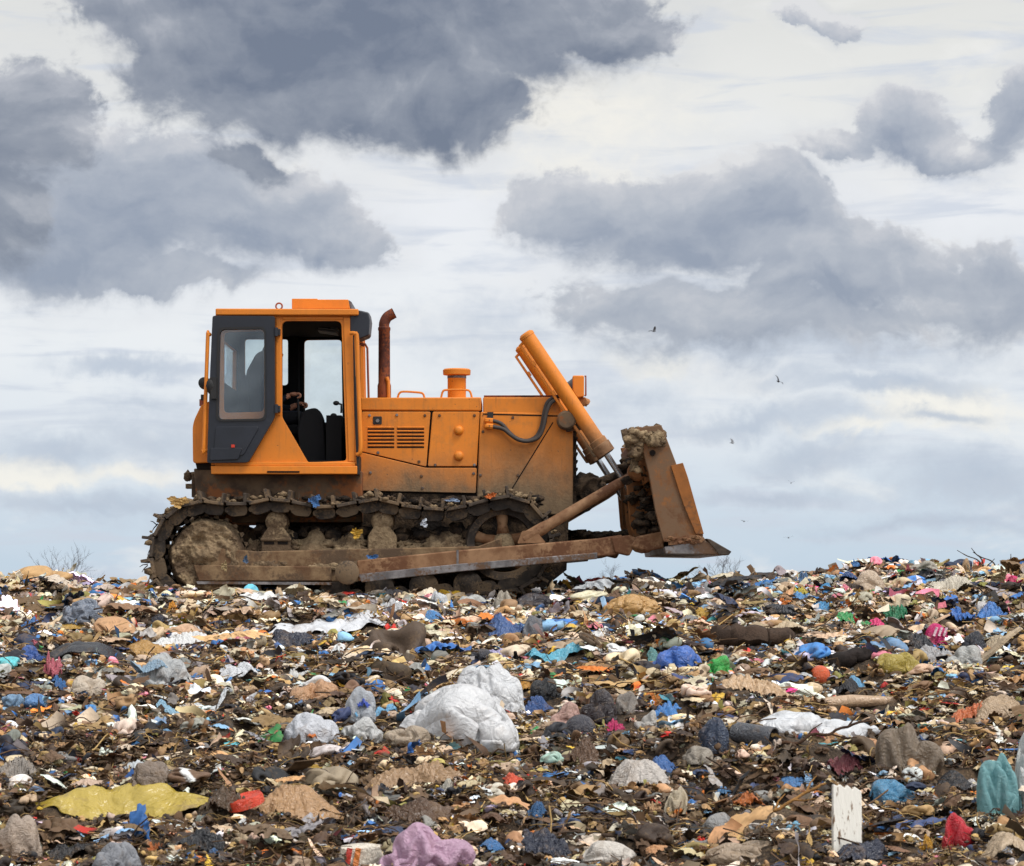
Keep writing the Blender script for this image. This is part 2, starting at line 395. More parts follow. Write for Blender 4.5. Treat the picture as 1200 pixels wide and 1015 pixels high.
# the clouds round the hidden sun shine
sd = Vector((math.sin(R(SUN_AZ)) * math.cos(R(SUN_EL)), math.cos(R(SUN_AZ)) * math.cos(R(SUN_EL)), math.sin(R(SUN_EL))))
glow = T.remap(T.vmath('DOT_PRODUCT', T.vmath('NORMALIZE', dirv), tuple(sd)), .1, 1.0, 1.0, SKY_GLOW)
clouds = T.node('ShaderNodeBackground'); T.put(clouds.inputs[0], c); T.put(clouds.inputs[1], glow)
sky = T.node('ShaderNodeTexSky'); sky.sky_type = 'NISHITA'; sky.sun_disc = False
sky.sun_elevation = R(SUN_EL); sky.sun_rotation = R(SUN_AZ)
blue = T.node('ShaderNodeBackground'); T.l.new(sky.outputs[0], blue.inputs[0]); blue.inputs[1].default_value = .10
mx = T.node('ShaderNodeMixShader'); mx.inputs[0].default_value = .93
T.l.new(blue.outputs[0], mx.inputs[1]); T.l.new(clouds.outputs[0], mx.inputs[2]); T.l.new(mx.outputs[0], wout.inputs[0])
sun = bpy.data.objects.new('sun', bpy.data.lights.new('sun', 'SUN')); COL.objects.link(sun)
sun.data.energy = SUN_E; sun.data.angle = R(14); sun.data.color = (1, .95, .88)
sun.rotation_euler = sd.to_track_quat('Z', 'Y').to_euler()
# ================================================================== THE BULLDOZER
YC = 1.25                                   # its long axis
DZ = empty('bulldozer', (W(420, 690, 0).x, YC, 0))
tag(DZ, 'dirty orange crawler bulldozer with raised blade standing on the crest of the rubbish', 'bulldozer')

# ---- hull between the tracks
bm = nb()
prism(bm, [(227, 549), (424, 552), (424, 612), (232, 612)], .50, 2.0)
boxw(bm, (W(230, 575, .5).x - .02, .9, W(0, 570, .5).z), (.10, .5, .22))
HULL = finish(bm, 'hull', M['hull'], DZ, bevel=.012)
bm = nb(); prism(bm, [(424.5, 570), (668, 570), (664, 668), (636, 690), (310, 697), (300, 672), (300, 600), (424.5, 600)], .745, 1.755); finish(bm, 'belly', M['mud_and_shade'], DZ)  # belly drawn low and near black to paint the shade behind the track frames
bm = nb()
for i in range(150):
    px = random.uniform(232, 640); r_ = random.uniform(.015, .055)
    lump(bm, W(px, 589 + random.uniform(-5, 5), random.uniform(.3, .52)), (r_ * 1.6, r_, r_ * .8), i, 1, .8, 2.5)
finish(bm, 'caked_mud', M['mud_and_shade'], HULL, angle=180)['kind'] = 'stuff'
bm = nb()
tube(bm, [W(217, 558, .9), W(232, 556, .9)], .035, 10); boxw(bm, W(224, 570, .9), (.1, .14, .05)); lump(bm, W(220, 558, .9), (.05, .06, .06), 4)
finish(bm, 'tow_hook', M['mud'], HULL)

# ---- engine hood
YH0, YH1 = .72, 1.78
bm = nb()
prism(bm, [(423, 466), (564, 465.5), (564, 481.5), (423, 481)], YH0, YH1)
prism(bm, [(424, 481.4), (563, 481.6), (561, 548), (424, 535)], YH0 + .03, YH1 - .03)
HOOD = finish(bm, 'engine_hood', M['hood_paint'], DZ, bevel=.012)
bm = nb()
prism(bm, [(566, 465.5), (656, 465.5), (658, 485.5), (566, 484)], YH0 - .012, YH1 + .012)
prism(bm, [(563, 482.5), (671.5, 484), (671.5, 604), (558, 600)], YH0 - .02, YH1 + .02)
GUARD = finish(bm, 'radiator_guard', M['guard_paint'], DZ, bevel=.014)
bm = nb()
prism(bm, [(567, 463.4), (648, 463.2), (648, 465.2), (567, 465.2)], YH0 + .02, YH1 - .02)
finish(bm, 'hood_top_seal', M['exhaust'], GUARD)
bm = nb()
prism(bm, [(671, 486), (675.5, 488), (675.5, 600), (671, 602)], YH0 + .03, YH1 - .03)
for k in range(12): boxw(bm, (W(674.5, 0, .8).x, YC, W(0, 495 + k * 9, .8).z), (.05, .86, .02))
finish(bm, 'radiator_grille', M['mud_and_shade'], GUARD)
bm = nb()                                    # dark strips that paint the shade of slits between the sheets
def seam(a, b, w=1.5, y=YH0 - .0235):
    a, b = Vector(a), Vector(b); n = Vector((-(b - a).y, (b - a).x)).normalized() * w / 2
    prism(bm, [tuple(a + n), tuple(b + n), tuple(b - n), tuple(a - n)], y, y + .03)
seam((648, 495), (598, 576), 1.3)
seam((566, 485.2), (655, 487.6), 1.5)
finish(bm, 'panel_gap', M['seam'], GUARD, smooth=False)
def side_sheet(name, poly, t=.014, mat='hood_paint', y=YH0 - .004, bevel=.005, parent=None):
    b = nb(); prism(b, rounded(poly, 2.2), y, y + t + .03, YH0); return finish(b, name, M[mat], parent or HOOD, bevel=bevel)
bm = nb(); prism(bm, [(424, 480), (564, 480), (562, 581), (424, 576)], YH0 + .022, YH0 + .03, YH0)
finish(bm, 'panel_gap', M['seam'], HOOD, smooth=False)
LOUV = side_sheet('louvre_panel', [(424, 482.5), (504.5, 482.5), (499.5, 547), (424, 529)])
SIDE = side_sheet('access_panel', [(507, 482.5), (562.3, 482.5), (558.6, 546.5), (501.3, 546.5)])
SKIRT = side_sheet('lower_side_panel', [(421, 532), (424, 530.5), (499, 548.4), (558.6, 548.4), (557.6, 578), (421, 575)], y=YH0 - .012)
bm = nb()
for x0, x1 in ((431, 462), (465.5, 497)):
    for k in range(6):
        y = 501 + k * 4.25
        a = [W(x0, y, YH0), W(x1, y, YH0)]
        tube(bm, [a[0] + Vector((0, -.006, 0)), a[1] + Vector((0, -.006, 0))], .0085, 6)
finish(bm, 'louvre', M['hood_paint'], LOUV)
bm = nb()
for x0, x1 in ((431, 462), (465.5, 497)):
    for k in range(6): prism(bm, rect(x0, 502.2 + k * 4.25, x1, 503.8 + k * 4.25), YH0 - .0065, YH0 + .01)
finish(bm, 'louvre_slot', M['seam'], LOUV, smooth=False)
bm = nb(); prism(bm, rounded(rect(437, 488, 447.5, 497.5), 1.5), YH0 - .012, YH0 + .02)
LATCH = finish(bm, 'latch', M['black'], LOUV, bevel=.003)
bm = nb(); lathe_y(bm, W(442.3, 493, YH0 - .028), [(.018, YH0 - .022), (.020, YH0 - .010)], 14); finish(bm, 'latch_knob', M['steel'], LATCH)
def bolts(pts, y, parent, r=.016, mat='steel'):
    for px, py in pts:
        b = nb(); lathe_y(b, W(px, py, y), [(r * .75, y - .012), (r, y - .006), (r, y + .01)], 8); finish(b, 'bolt', M[mat], parent)
bolts([(433, 487), (498, 487), (465, 486.5), (443, 530.5), (491, 541)], YH0 - .004, LOUV)
bolts([(515, 487), (556, 487), (510, 545), (556, 545)], YH0 - .004, SIDE)
bolts([(434, 554), (494, 558), (495, 572), (555, 555)], YH0 - .012, SKIRT)
bolts([(563, 557), (601, 489.5), (607, 557), (566, 506)], YH0 - .02, GUARD)
for py in (504.5, 534.5):
    bm = nb(); lathe_y(bm, W(537.6, py, YH0), [(.012, YH0 - .045), (.035, YH0 - .040), (.048, YH0 - .022), (.052, YH0 - .004), (.052, YH0 + .01)], 20)
    finish(bm, 'round_cover', M['hood_paint'], SIDE, angle=60)
for x0, x1, y0 in ((466, 497.5, 459), (517, 553, 457)):
    bm = nb()
    for yy in (.82,):
        tube(bm, catmull([W(x0, 466, yy), W(x0 + 2, y0 + 2, yy), W(x0 + 7, y0, yy), W(x1 - 7, y0 + (1 if x0 < 500 else 0), yy), W(x1 - 2, y0 + 2.5, yy), W(x1, 466, yy)], 4), .011, 8)
    finish(bm, 'grab_handle', M['cab_paint'], HOOD)
# hoses of the lift cylinders
for dy, pts in ((0, [(573, 493), (579, 493.5), (588, 497), (597, 507), (606, 514), (618, 516.5), (629, 511), (635, 498), (637.5, 484), (642, 471), (651, 465.5), (658, 464)]),
                (.035, [(573, 499.5), (580, 500.5), (590, 503), (599, 510), (608, 515.5), (619, 517), (631, 512.5), (637, 500), (640, 485), (645, 473), (653, 468)])):
    bm = nb(); tube(bm, catmull([W(a, b, YH0 - .06 - dy) for a, b in pts], 5), .021, 10)
    h = finish(bm, 'hydraulic_hose', M['hose'], GUARD, angle=180)
    bm = nb(); p = pts[0]; tube(bm, [W(p[0] - 3, p[1], YH0 + .0), W(p[0] - 2, p[1], YH0 - .05 - dy), W(p[0] + 5, p[1] + .4, YH0 - .06 - dy)], .03, 8)
    finish(bm, 'hose_fitting', M['cab_paint'], h)
bm = nb(); prism(bm, rect(571, 483, 578, 490), YH0 - .03, YH0 + .0); finish(bm, 'hose_bracket', M['black'], GUARD)

# ---- exhaust, air cleaner
bm = nb()
xc = W(450.3, 0, 1.0).x
pz = lambda py: W(0, py, 1.0).z
lathe_z(bm, Vector((xc, 1.0, 0)), [(.072, pz(466)), (.072, pz(452)), (.063, pz(449)), (.061, pz(388)), (.066, pz(387)), (.066, pz(384)), (.055, pz(383))], 24)
path = catmull([(xc, 1.0, pz(386)), (xc, 1.0, pz(379)), (xc + .03, 1.0, pz(372)), (xc + .085, 1.0, pz(368)), (xc + .105, 1.0, pz(366.8))], 5)
tube(bm, path, [.056] * (len(path) - 1) + [.062], 20)
EXH = finish(bm, 'exhaust_pipe', M['exhaust'], DZ)
bm = nb(); lathe = W(462.4, 367.2, 1.0)
ax = (Vector(path[-1]) - Vector(path[-3])).normalized(); tube(bm, [Vector(path[-1]) - ax * .01, Vector(path[-1]) + ax * .003], .05, 18); finish(bm, 'pipe_mouth', M['seam'], EXH)
bm = nb(); tube(bm, [W(453, 442, .93), W(455, 447, .93), W(455.5, 466, .93)], .02, 8); finish(bm, 'support_stay', M['cab_paint'], EXH)
bm = nb(); c = W(535.3, 0, 1.05); z = lambda py: W(0, py, 1.05).z
lathe_z(bm, Vector((c.x, 1.05, 0)), [(.098, z(468)), (.098, z(441)), (.104, z(440))], 32)
AIR = finish(bm, 'air_cleaner', M['cab_paint'], DZ)
bm = nb(); lathe_z(bm, Vector((c.x, 1.05, 0)), [(.10, z(440)), (.145, z(439.4)), (.148, z(434)), (.135, z(432.6)), (.04, z(432))], 32); finish(bm, 'rain_cap', M['cab_paint'], AIR)
bm = nb(); lathe_z(bm, Vector((c.x, 1.05, 0)), [(.101, z(443.5)), (.101, z(440.6))], 32); finish(bm, 'clamp_ring', M['steel'], AIR)

# ---- cab
Y0, Y1 = .35, 2.15
DOORWAY = rounded([(330.5, 376), (400, 376), (406, 540), (361, 542), (330.5, 489)], [7, 7, 4, 3, 3])
REARWIN = rounded([(262.5, 389), (309.5, 387.5), (309.5, 482.5), (262, 484)], 6)
bm = nb()
OUT = [(252.5, 369), (415.5, 369), (418.5, 545), (247.5, 545)]
side_panel(bm, OUT, [DOORWAY, REARWIN], Y0, .045)
# far side, front and rear walls
far = lambda px, py: (600 + (px - 600) * (D + Y0) / (D + Y1), 680 + (py - 680) * (D + Y0) / (D + Y1))
FARWIN = rounded([(357, 399), (400.5, 398.5), (402, 495.5), (357, 495.5)], 5)
FARDOOR = rounded([(287.5, 398), (338, 398), (338, 452), (312, 452), (308, 441), (287.5, 441)], 4)
side_panel(bm, [far(*p) for p in OUT], [FARWIN, FARDOOR], Y1 - .045, .045, Y1)
xr, xf = W(252.5, 0, Y0).x, W(415.5, 0, Y0).x
zc = lambda py: W(0, py, Y0).z
def wall_yz(b, x, outer, holes, t, lean=0.0):
    panel(b, outer, holes, lambda p: Vector((x + lean * (zc(369) - p[1]), p[0], p[1])), Vector((t, 0, 0)))
zt, zb = zc(369.5), zc(544)
wall_yz(bm, xr, [(Y0 + .046, zb), (Y1 - .046, zb), (Y1 - .046, zt), (Y0 + .046, zt)], [[(.55, zc(446)), (1.98, zc(446)), (1.98, zc(394)), (.55, zc(394))]], .04, -.02)
wall_yz(bm, xf - .05, [(Y0 + .046, zb), (Y1 - .046, zb), (Y1 - .046, zt), (Y0 + .046, zt)], [[(.5, zc(480)), (2.0, zc(480)), (2.0, zc(384)), (.5, zc(384))]], .04, .015)
CAB = finish(bm, 'cab_body', M['cab_paint'], DZ, bevel=.008)
bm = nb()                                    # pressed frame round the doorway
prism(bm, [(323.5, 372), (329, 372), (329, 487), (323.5, 487)], Y0 - .012, Y0 + .0)
prism(bm, [(402.5, 372), (413, 372), (416, 541), (408.5, 541)], Y0 - .014, Y0)
prism(bm, [(331, 371), (402, 371), (402, 374.5), (331, 374.5)], Y0 - .010, Y0)
finish(bm, 'door_post', M['cab_paint'], CAB, bevel=.008)
bm = nb()
prism(bm, [(247, 546), (418.5, 546), (418.5, 555.5), (247.5, 555.5)], Y0 - .05, Y1 + .05)
prism(bm, [(252, 541.5), (416, 541.5), (416, 546), (252, 546)], Y0 - .03, Y0 + .02)
SILL = finish(bm, 'cab_sill', M['cab_paint'], CAB, bevel=.006)
bm = nb(); prism(bm, rect(313, 552, 351, 554), Y0 - .056, Y0 - .04); finish(bm, 'step_slot', M['seam'], SILL)
# added black liner that paints in the cab's dark, unlit interior
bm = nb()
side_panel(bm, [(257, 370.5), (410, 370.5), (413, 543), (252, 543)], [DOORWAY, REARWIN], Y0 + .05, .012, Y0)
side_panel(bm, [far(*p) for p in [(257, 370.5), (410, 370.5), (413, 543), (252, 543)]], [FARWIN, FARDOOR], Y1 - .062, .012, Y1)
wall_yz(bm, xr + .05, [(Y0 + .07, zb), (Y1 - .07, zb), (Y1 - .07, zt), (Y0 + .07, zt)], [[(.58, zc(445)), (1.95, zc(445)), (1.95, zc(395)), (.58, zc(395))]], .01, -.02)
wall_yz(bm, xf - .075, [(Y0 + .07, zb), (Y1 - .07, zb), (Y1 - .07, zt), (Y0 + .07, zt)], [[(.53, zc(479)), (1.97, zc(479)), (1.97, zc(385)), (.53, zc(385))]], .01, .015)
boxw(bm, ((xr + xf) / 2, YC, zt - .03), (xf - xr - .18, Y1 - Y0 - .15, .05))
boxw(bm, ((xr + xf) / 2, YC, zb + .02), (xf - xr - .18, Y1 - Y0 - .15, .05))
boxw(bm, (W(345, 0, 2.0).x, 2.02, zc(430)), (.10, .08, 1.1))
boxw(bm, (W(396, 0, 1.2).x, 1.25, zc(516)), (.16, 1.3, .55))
finish(bm, 'cab_shade_liner', M['lining'], CAB)
bm = nb()
for k in range(4): boxw(bm, W(386 - k * .5, 382 + k * 2.6, 1.2), (.20, .3, .012), Euler((0, R(8), 0)))
finish(bm, 'ceiling_vent', M['grey'], CAB)
# panes
def pane(name, pts, y, mat, parent):
    b = nb(); prism(b, pts, y, y + .006); return finish(b, name, M[mat], parent, smooth=False)
pane('far_window_pane', rounded([(356, 398), (401.5, 397.5), (403, 496.5), (356, 496.5)], 5), Y1 - .03, 'glass', CAB)
pane('far_door_pane', [(286.5, 397), (339, 397), (339, 453), (311, 453), (307, 442), (286.5, 442)], Y1 - .03, 'glass', CAB)
for nm, x, yy, za, zb2 in (('windscreen_pane', xf - .03, (.47, 2.03), 381, 482), ('rear_window_pane', xr + .02, (.52, 2.01), 391, 449)):
    b = nb(); boxw(b, (x + (.012 if x > -1 else -.01), YC, (zc(za) + zc(zb2)) / 2), (.006, yy[1] - yy[0], zc(za) - zc(zb2))); finish(b, nm, M['glass'], CAB, smooth=False)
# roof
bm = nb(); prism(bm, rounded([(252.5, 361.5), (420, 362), (420, 369.3), (252.5, 369.3)], 1.5), Y0 - .07, Y1 + .07)
ROOF = finish(bm, 'cab_roof', M['cab_paint'], DZ, bevel=.015)
bm = nb(); prism(bm, [(342, 350), (372, 350), (372, 351), (408, 351), (410, 361.8), (342, 361.8)], .62, 1.9); finish(bm, 'roof_box', M['cab_paint'], ROOF, bevel=.01)
bm = nb(); prism(bm, [(408.5, 351.5), (412, 354), (412, 361.8), (410.5, 361.8)], .66, 1.86); finish(bm, 'roof_box_grille', M['grey'], ROOF)
bm = nb(); tube(bm, [W(327, 359, .5) + Vector((math.cos(a) * .033, 0, math.sin(a) * .033)) for a in [2 * PI * k / 16 for k in range(17)]], .009, 8, cap=False); finish(bm, 'lifting_eye', M['rail_red'], ROOF)
bm = nb(); prism(bm, [(410, 370.5), (420.5, 363.5), (432, 366), (433.5, 375), (432, 393), (420, 398), (419, 391), (410, 389)], Y0 - .02, Y0 + .30)
VIS = finish(bm, 'work_lamp_housing', M['door'], CAB, bevel=.012)
bm = nb(); prism(bm, [(421.5, 365), (433, 367), (434.5, 376), (433, 392), (425, 396.5)], Y0 - .012, Y0 + .27); finish(bm, 'work_lamp', M['grey'], VIS, bevel=.01)
# front edge of the cab: dark seal, orange hand rail, thin red rail
bm = nb(); prism(bm, [(411.5, 392), (415, 392), (420, 536), (417.5, 536)], Y0 - .004, Y0 + .15); prism(bm, [(417.5, 536), (421, 534), (421, 556), (418.8, 556)], Y0 - .03, Y0 + .3); finish(bm, 'window_seal', M['black'], CAB)
bm = nb(); tube(bm, catmull([W(410.5, 390.5, .3), W(416, 391, .28), W(418.3, 396, .28), W(419.5, 440, .28), W(422, 500, .28), W(422.5, 528, .28), W(418.5, 533, .3)], 4), .022, 10); finish(bm, 'hand_rail', M['cab_paint'], CAB)
bm = nb(); tube(bm, [W(421, 403, .62), W(428, 403.5, .62), W(430.5, 408, .62), W(432, 466, .62)], .012, 8); tube(bm, [W(423.5, 404, .7), W(427, 405, .7)], .014, 8); finish(bm, 'mirror_rail', M['rail_red'], CAB)
bm = nb(); tube(bm, catmull([W(246.5, 392, .3), W(244, 393, .28), W(243.3, 400, .28), W(239, 520, .28), W(238, 527, .28), W(243, 528, .3)], 4), .020, 10); finish(bm, 'hand_rail', M['cab_paint'], CAB)
bm = nb(); lathe_y(bm, W(239.5, 449, .45), [(.03, .40), (.06, .42), (.065, .5), (.05, .56)], 20); boxw(bm, W(239, 466, .45), (.06, .05, .06)); tube(bm, [W(243, 449, .48), W(250, 452, .48)], .02, 8); finish(bm, 'rear_lamp', M['black'], CAB)
# the open door folded back against the cab's side
bm = nb()
DY = Y0 - .10
side_panel(bm, rounded([(249, 370), (322, 370.5), (322, 489), (291, 542), (242.5, 542.5), (246, 440)], [3, 3, 4, 4, 3, 2]),
           [rounded([(258, 386), (309.5, 385), (310, 490.5), (256, 491.5)], 7)], DY, .055)
DOOR = finish(bm, 'cab_door', M['door'], CAB, bevel=.010)
bm = nb(); side_panel(bm, rounded([(255, 383.5), (311.5, 382.5), (312, 493), (253, 494)], 8), [rounded([(257.5, 386), (309.5, 385.2), (310, 490.5), (255.5, 491.5)], 7)], DY - .012, .02); finish(bm, 'window_gasket', M['black'], DOOR)
pane('door_pane', rounded([(257, 385.5), (310, 384.5), (310.5, 491), (255, 492)], 7), DY + .025, 'door_glass', DOOR)
bm = nb(); prism(bm, rounded([(253, 500), (304, 500), (285, 534), (250, 534)], 4), DY - .014, DY + .01); prism(bm, rounded([(246.5, 525), (284, 525), (279, 538.5), (246, 539.5)], 2), DY - .024, DY + .01); finish(bm, 'lower_door_pressing', M['door'], DOOR, bevel=.012)
bm = nb(); prism(bm, rect(271, 521, 275, 524.5), DY - .03, DY); finish(bm, 'reflector', M['red'], DOOR)
for py in (389, 479):
    bm = nb(); tube(bm, [W(323.5, py - 5, DY), W(323.5, py + 5, DY)], .022, 10); prism(bm, rect(318, py - 3.5, 328, py + 3.5), DY + .01, Y0 - .01); finish(bm, 'hinge', M['door'], DOOR)
bm = nb(); boxw(bm, W(250.5, 455, DY - .02), (.06, .06, .22)); lump(bm, W(247, 452, DY - .02), (.05, .04, .09), 3, 2, .2); finish(bm, 'door_handle', M['black'], DOOR)
# rear tank
bm = nb(); prism(bm, rounded([(236, 474), (246, 470), (250, 542), (226, 543), (225.5, 496)], [6, 2, 2, 4, 9]), .46, 2.04); TANK = finish(bm, 'fuel_tank', M['cab_paint'], DZ, bevel=.05)
bm = nb(); prism(bm, [(229, 542.5), (250, 542.5), (250, 551), (231, 551)], .5, 2.0); finish(bm, 'tank_bracket', M['seam'], TANK)
bm = nb(); tube(bm, [W(237.5, 476, .6), W(237.5, 468, .6)], .035, 12); finish(bm, 'filler_cap', M['rail_red'], TANK)
# seat and controls
bm = nb()
sc = W(322, 0, 1.25)
def seatbox(px0, py0, px1, py1, y0, y1): prism(bm, rounded(rect(px0, py0, px1, py1), 4), y0, y1)
prism(bm, rounded([(296, 500), (350, 497), (352, 510), (298, 512)], 5), .98, 1.52); prism(bm, rect(302, 511, 346, 540), 1.02, 1.48)
prism(bm, rounded([(288, 436), (300, 414), (309, 410), (312, 416), (307, 446), (309, 502), (295, 506)], 5), 1.0, 1.5)
finish(bm, 'seat', M['seat'], CAB, bevel=.03)
bm = nb(); prism(bm, rounded([(348, 503), (354, 481), (372, 477), (379, 490), (382, 540), (352, 541)], [3, 8, 8, 6, 2, 2]), .72, .92); finish(bm, 'side_console', M['seat'], CAB, bevel=.04)
for a, b in (((400, 474, .8), (394, 472.5, .8)), ((404, 490, .9), (391, 487, .9))):
    bm = nb(); tube(bm, [W(a[0], a[1] + 10, a[2]), W(*a), W(*b)], .012, 8); lump(bm, W(*b), (.035, .03, .025), 2, 2, .05); finish(bm, 'control_lever', M['black'], CAB)

# ---- tracks
def arc(c, r, a0, a1, n=24): return [(c[0] + r * math.cos(R(a0 + (a1 - a0) * k / n)), c[1] + r * math.sin(R(a0 + (a1 - a0) * k / n))) for k in range(n + 1)]
SPR, IDL, RS, RI = (240, 651), (590, 637), 67, 59
# outer surface of the shoes, in photo pixels, from the sprocket's bottom clockwise over the top
loop = arc(SPR, RS, 88, 262, 30) + [(258, 587.5), (285, 589), (305, 585), (320, 581), (338, 584.5), (370, 592), (400, 591), (424, 584), (441, 581.5), (458, 586), (480, 592.5), (515, 594.5), (548, 591), (565, 585)] + arc(IDL, RI, -92, 86, 28) + [(560, 698), (420, 707), (300, 715)]
LP = [Vector(p) for p in loop]; LP.append(LP[0])
cum = [0.0]
for a, b in zip(LP, LP[1:]): cum.append(cum[-1] + (b - a).length)
def at_len(s):
    s %= cum[-1]
    for i in range(len(LP) - 1):
        if cum[i + 1] >= s: break
    t = (s - cum[i]) / max(1e-9, cum[i + 1] - cum[i])
    return LP[i].lerp(LP[i + 1], t)
NSH = 42
PITCH = cum[-1] / NSH / S
SW = .56
bm = nb()                                    # one shoe: plate, grouser, two links; local x along the track, z outwards
boxw(bm, (0, 0, -.020), (PITCH * .90, SW, .034))
for sx_, h in ((PITCH * .38, .10),): boxw(bm, (sx_, 0, h / 2 - .01), (.032, SW, h))
boxw(bm, (-PITCH * .45, 0, .0), (.05, SW, .02), Euler((0, R(18), 0)))
SHOE = bm_shoe = bpy.data.meshes.new('track_shoe'); bmesh.ops.recalc_face_normals(bm, faces=bm.faces[:]); bm.to_mesh(SHOE); bm.free(); SHOE.materials.append(M['track'])
bm = nb()
for ly in (-.16, .16):
    pts = rounded([(-.105, -.038), (.09, -.038), (.108, -.075), (.09, -.135), (-.05, -.15), (-.105, -.12)], .03, 3)
    a = [bm.verts.new((x, ly - .03, z)) for x, z in pts]; b = [bm.verts.new((x, ly + .03, z)) for x, z in pts]
    bm.faces.new(a); bm.faces.new(b[::-1]); ring_faces(bm, a, b)
for x in (-.1,): tube(bm, [(x, -.2, -.08), (x, .2, -.08)], .028, 10)
LINK = bpy.data.meshes.new('track_link'); bmesh.ops.recalc_face_normals(bm, faces=bm.faces[:]); bm.to_mesh(LINK); bm.free(); LINK.materials.append(M['track_dark'])
def track(yc, side):
    """each link with its shoe, the sprocket, idler, frame and rollers of one side"""
    bmb = nb()
    k = [W(px, py, 0) for px, py in arc(SPR, RS - 14, 0, 360, 40)[:-1]]
    # the chain's bushings as one body that carries the shoes
    for i in range(NSH):
        p = at_len((i + .02) * cum[-1] / NSH); q = at_len((i + .98) * cum[-1] / NSH)
        a, b = W(p.x, p.y, 0), W(q.x, q.y, 0); m = (a + b) / 2; t = (b - a).normalized(); n = Vector((-t.z, 0, t.x))
        boxw(bmb, (m.x - n.x * .075, yc, m.z - n.z * .075), (.20, .16, .06), Euler((0, -math.atan2(t.z, t.x), 0)))
    TR = finish(bmb, 'crawler_chain', M['track_dark'], DZ, smooth=False)
    for i in range(NSH):
        p = at_len(i * cum[-1] / NSH); q = at_len((i + 1) * cum[-1] / NSH)
        a, b = W(p.x, p.y, 0), W(q.x, q.y, 0); m = (a + b) / 2; t = (b - a)
        rot = Euler((random.uniform(-.01, .01), -math.atan2(t.z, t.x) + random.uniform(-.07, .07), 0))
        for me, nm in ((SHOE, 'track_shoe'), (LINK, 'track_link')):
            o = bpy.data.objects.new(nm, me); COL.objects.link(o); o.location = (m.x, yc, m.z); o.rotation_euler = rot; o.parent = TR
            if me is SHOE: b2 = o.modifiers.new('bevel', 'BEVEL'); b2.width = .005; b2.segments = 1
    s = side
    f = lambda y: yc + s * y                 # y measured outwards from the track's middle
    def lat(c, prof, mat, nm, par=None, n=44):
        b = nb(); lathe_y(b, W(c[0], c[1], 0), [(r, f(y)) for r, y in prof], n); return finish(b, nm, M[mat], par or DZ, angle=40)
    c = W(SPR[0], SPR[1], 0)
    b = nb(); n = 24; ro, ri = .435, .375
    rings = []
    for yy in (.05, -.05):
        rings.append([b.verts.new((c.x + (ro if k % 4 < 2 else ri) * math.cos(2 * PI * k / 96), f(yy), c.z + (ro if k % 4 < 2 else ri) * math.sin(2 * PI * k / 96))) for k in range(96)])
    b.faces.new(rings[0]); b.faces.new(rings[1][::-1]); ring_faces(b, rings[0], rings[1])
    SP = finish(b, 'sprocket', M['track'], DZ, smooth=False)
    b = nb(); m_ = bmesh.ops.create_icosphere(b, subdivisions=6, radius=1)
    for v in m_['verts']:
        n_ = v.co.normalized(); rr_ = math.hypot(n_.x, n_.z); o_ = n_.y * s
        y_ = (.05 if o_ < 0 else .19 + .07 * math.exp(-(rr_ / .28) ** 2) - .03 * math.exp(-((rr_ - .55) / .12) ** 2)) * (1 if o_ < 0 else min(1, o_ * 4))
        q = Vector((c.x + n_.x * .408 / max(.55, rr_ if rr_ > .55 else .55), f(y_), c.z + n_.z * .408 / max(.55, rr_ if rr_ > .55 else .55))) if rr_ > .02 else Vector((c.x, f(y_), c.z))
        q.x = c.x + (n_.x / max(rr_, 1e-6)) * .408 * (math.asin(min(1, rr_)) / (PI / 2)) ** .9; q.z = c.z + (n_.z / max(rr_, 1e-6)) * .408 * (math.asin(min(1, rr_)) / (PI / 2)) ** .9
        k_ = noise.fractal(Vector((q.x * 6, q.z * 6, yc)), 1, 2, 5); k2 = noise.fractal(Vector((q.x * 22, q.z * 22, yc + 4)), 1, 2, 4)
        q.y += s * (.055 * k_ + .022 * k2) * (1 if o_ > 0 else 0); q.x += (q.x - c.x) * .05 * k_; q.z += (q.z - c.z) * .05 * k_
        v.co = q
    finish(b, 'hub_mud', M['mud'], SP, angle=180)
    # idler: rim with five spokes
    ic = W(IDL[0], IDL[1], 0)
    b = nb()
    R1, R2 = .375, .30
    n = 56; prof = [(R1, .10), (R1 + .02, .05), (R1 + .02, -.05), (R1, -.10), (R2, -.09), (R2 - .01, .0), (R2, .09)]
    rr = [[b.verts.new((ic.x + r * math.cos(2 * PI * k / n), f(y), ic.z + r * math.sin(2 * PI * k / n))) for k in range(n)] for r, y in prof]
    for a_, b_ in zip(rr, rr[1:] + rr[:1]): ring_faces(b, a_, b_)
    ID = finish(b, 'idler_wheel', M['track'], DZ, angle=50)
    b = nb()
    for k in range(5):
        a_ = R(93 + 72 * k); p0 = ic + Vector((math.cos(a_) * .08, 0, math.sin(a_) * .08)); p1 = ic + Vector((math.cos(a_) * .315, 0, math.sin(a_) * .315))
        tube(b, [(p0.x, f(.02), p0.z), (p1.x * .5 + p0.x * .5, f(.02), (p1.z + p0.z) / 2), (p1.x, f(.02), p1.z)], [.075, .05, .07], 10)
    finish(b, 'spoke', M['beam'], ID, angle=180)
    b = nb(); lathe_y(b, ic, [(.11, f(-.08)), (.12, f(.06)), (.09, f(.12)), (.0001, f(.125))], 24); finish(b, 'hub', M['mud'], ID)
    # track frame
    b = nb()
    yA, yB = sorted((f(-.12), f(.20)))
    prism(b, [(226, 640), (300, 646), (560, 640), (588, 630), (588, 648), (560, 668), (388, 682), (232, 682)], yA, yB, 0)
    yA, yB = sorted((f(.14), f(.245)))
    prism(b, [(226, 662), (388, 664), (388, 681), (232, 681)], yA, yB, 0)
    FR = finish(b, 'track_frame', M['frame'], DZ, bevel=.012)
    yA, yB = sorted((f(.12), f(.26)))
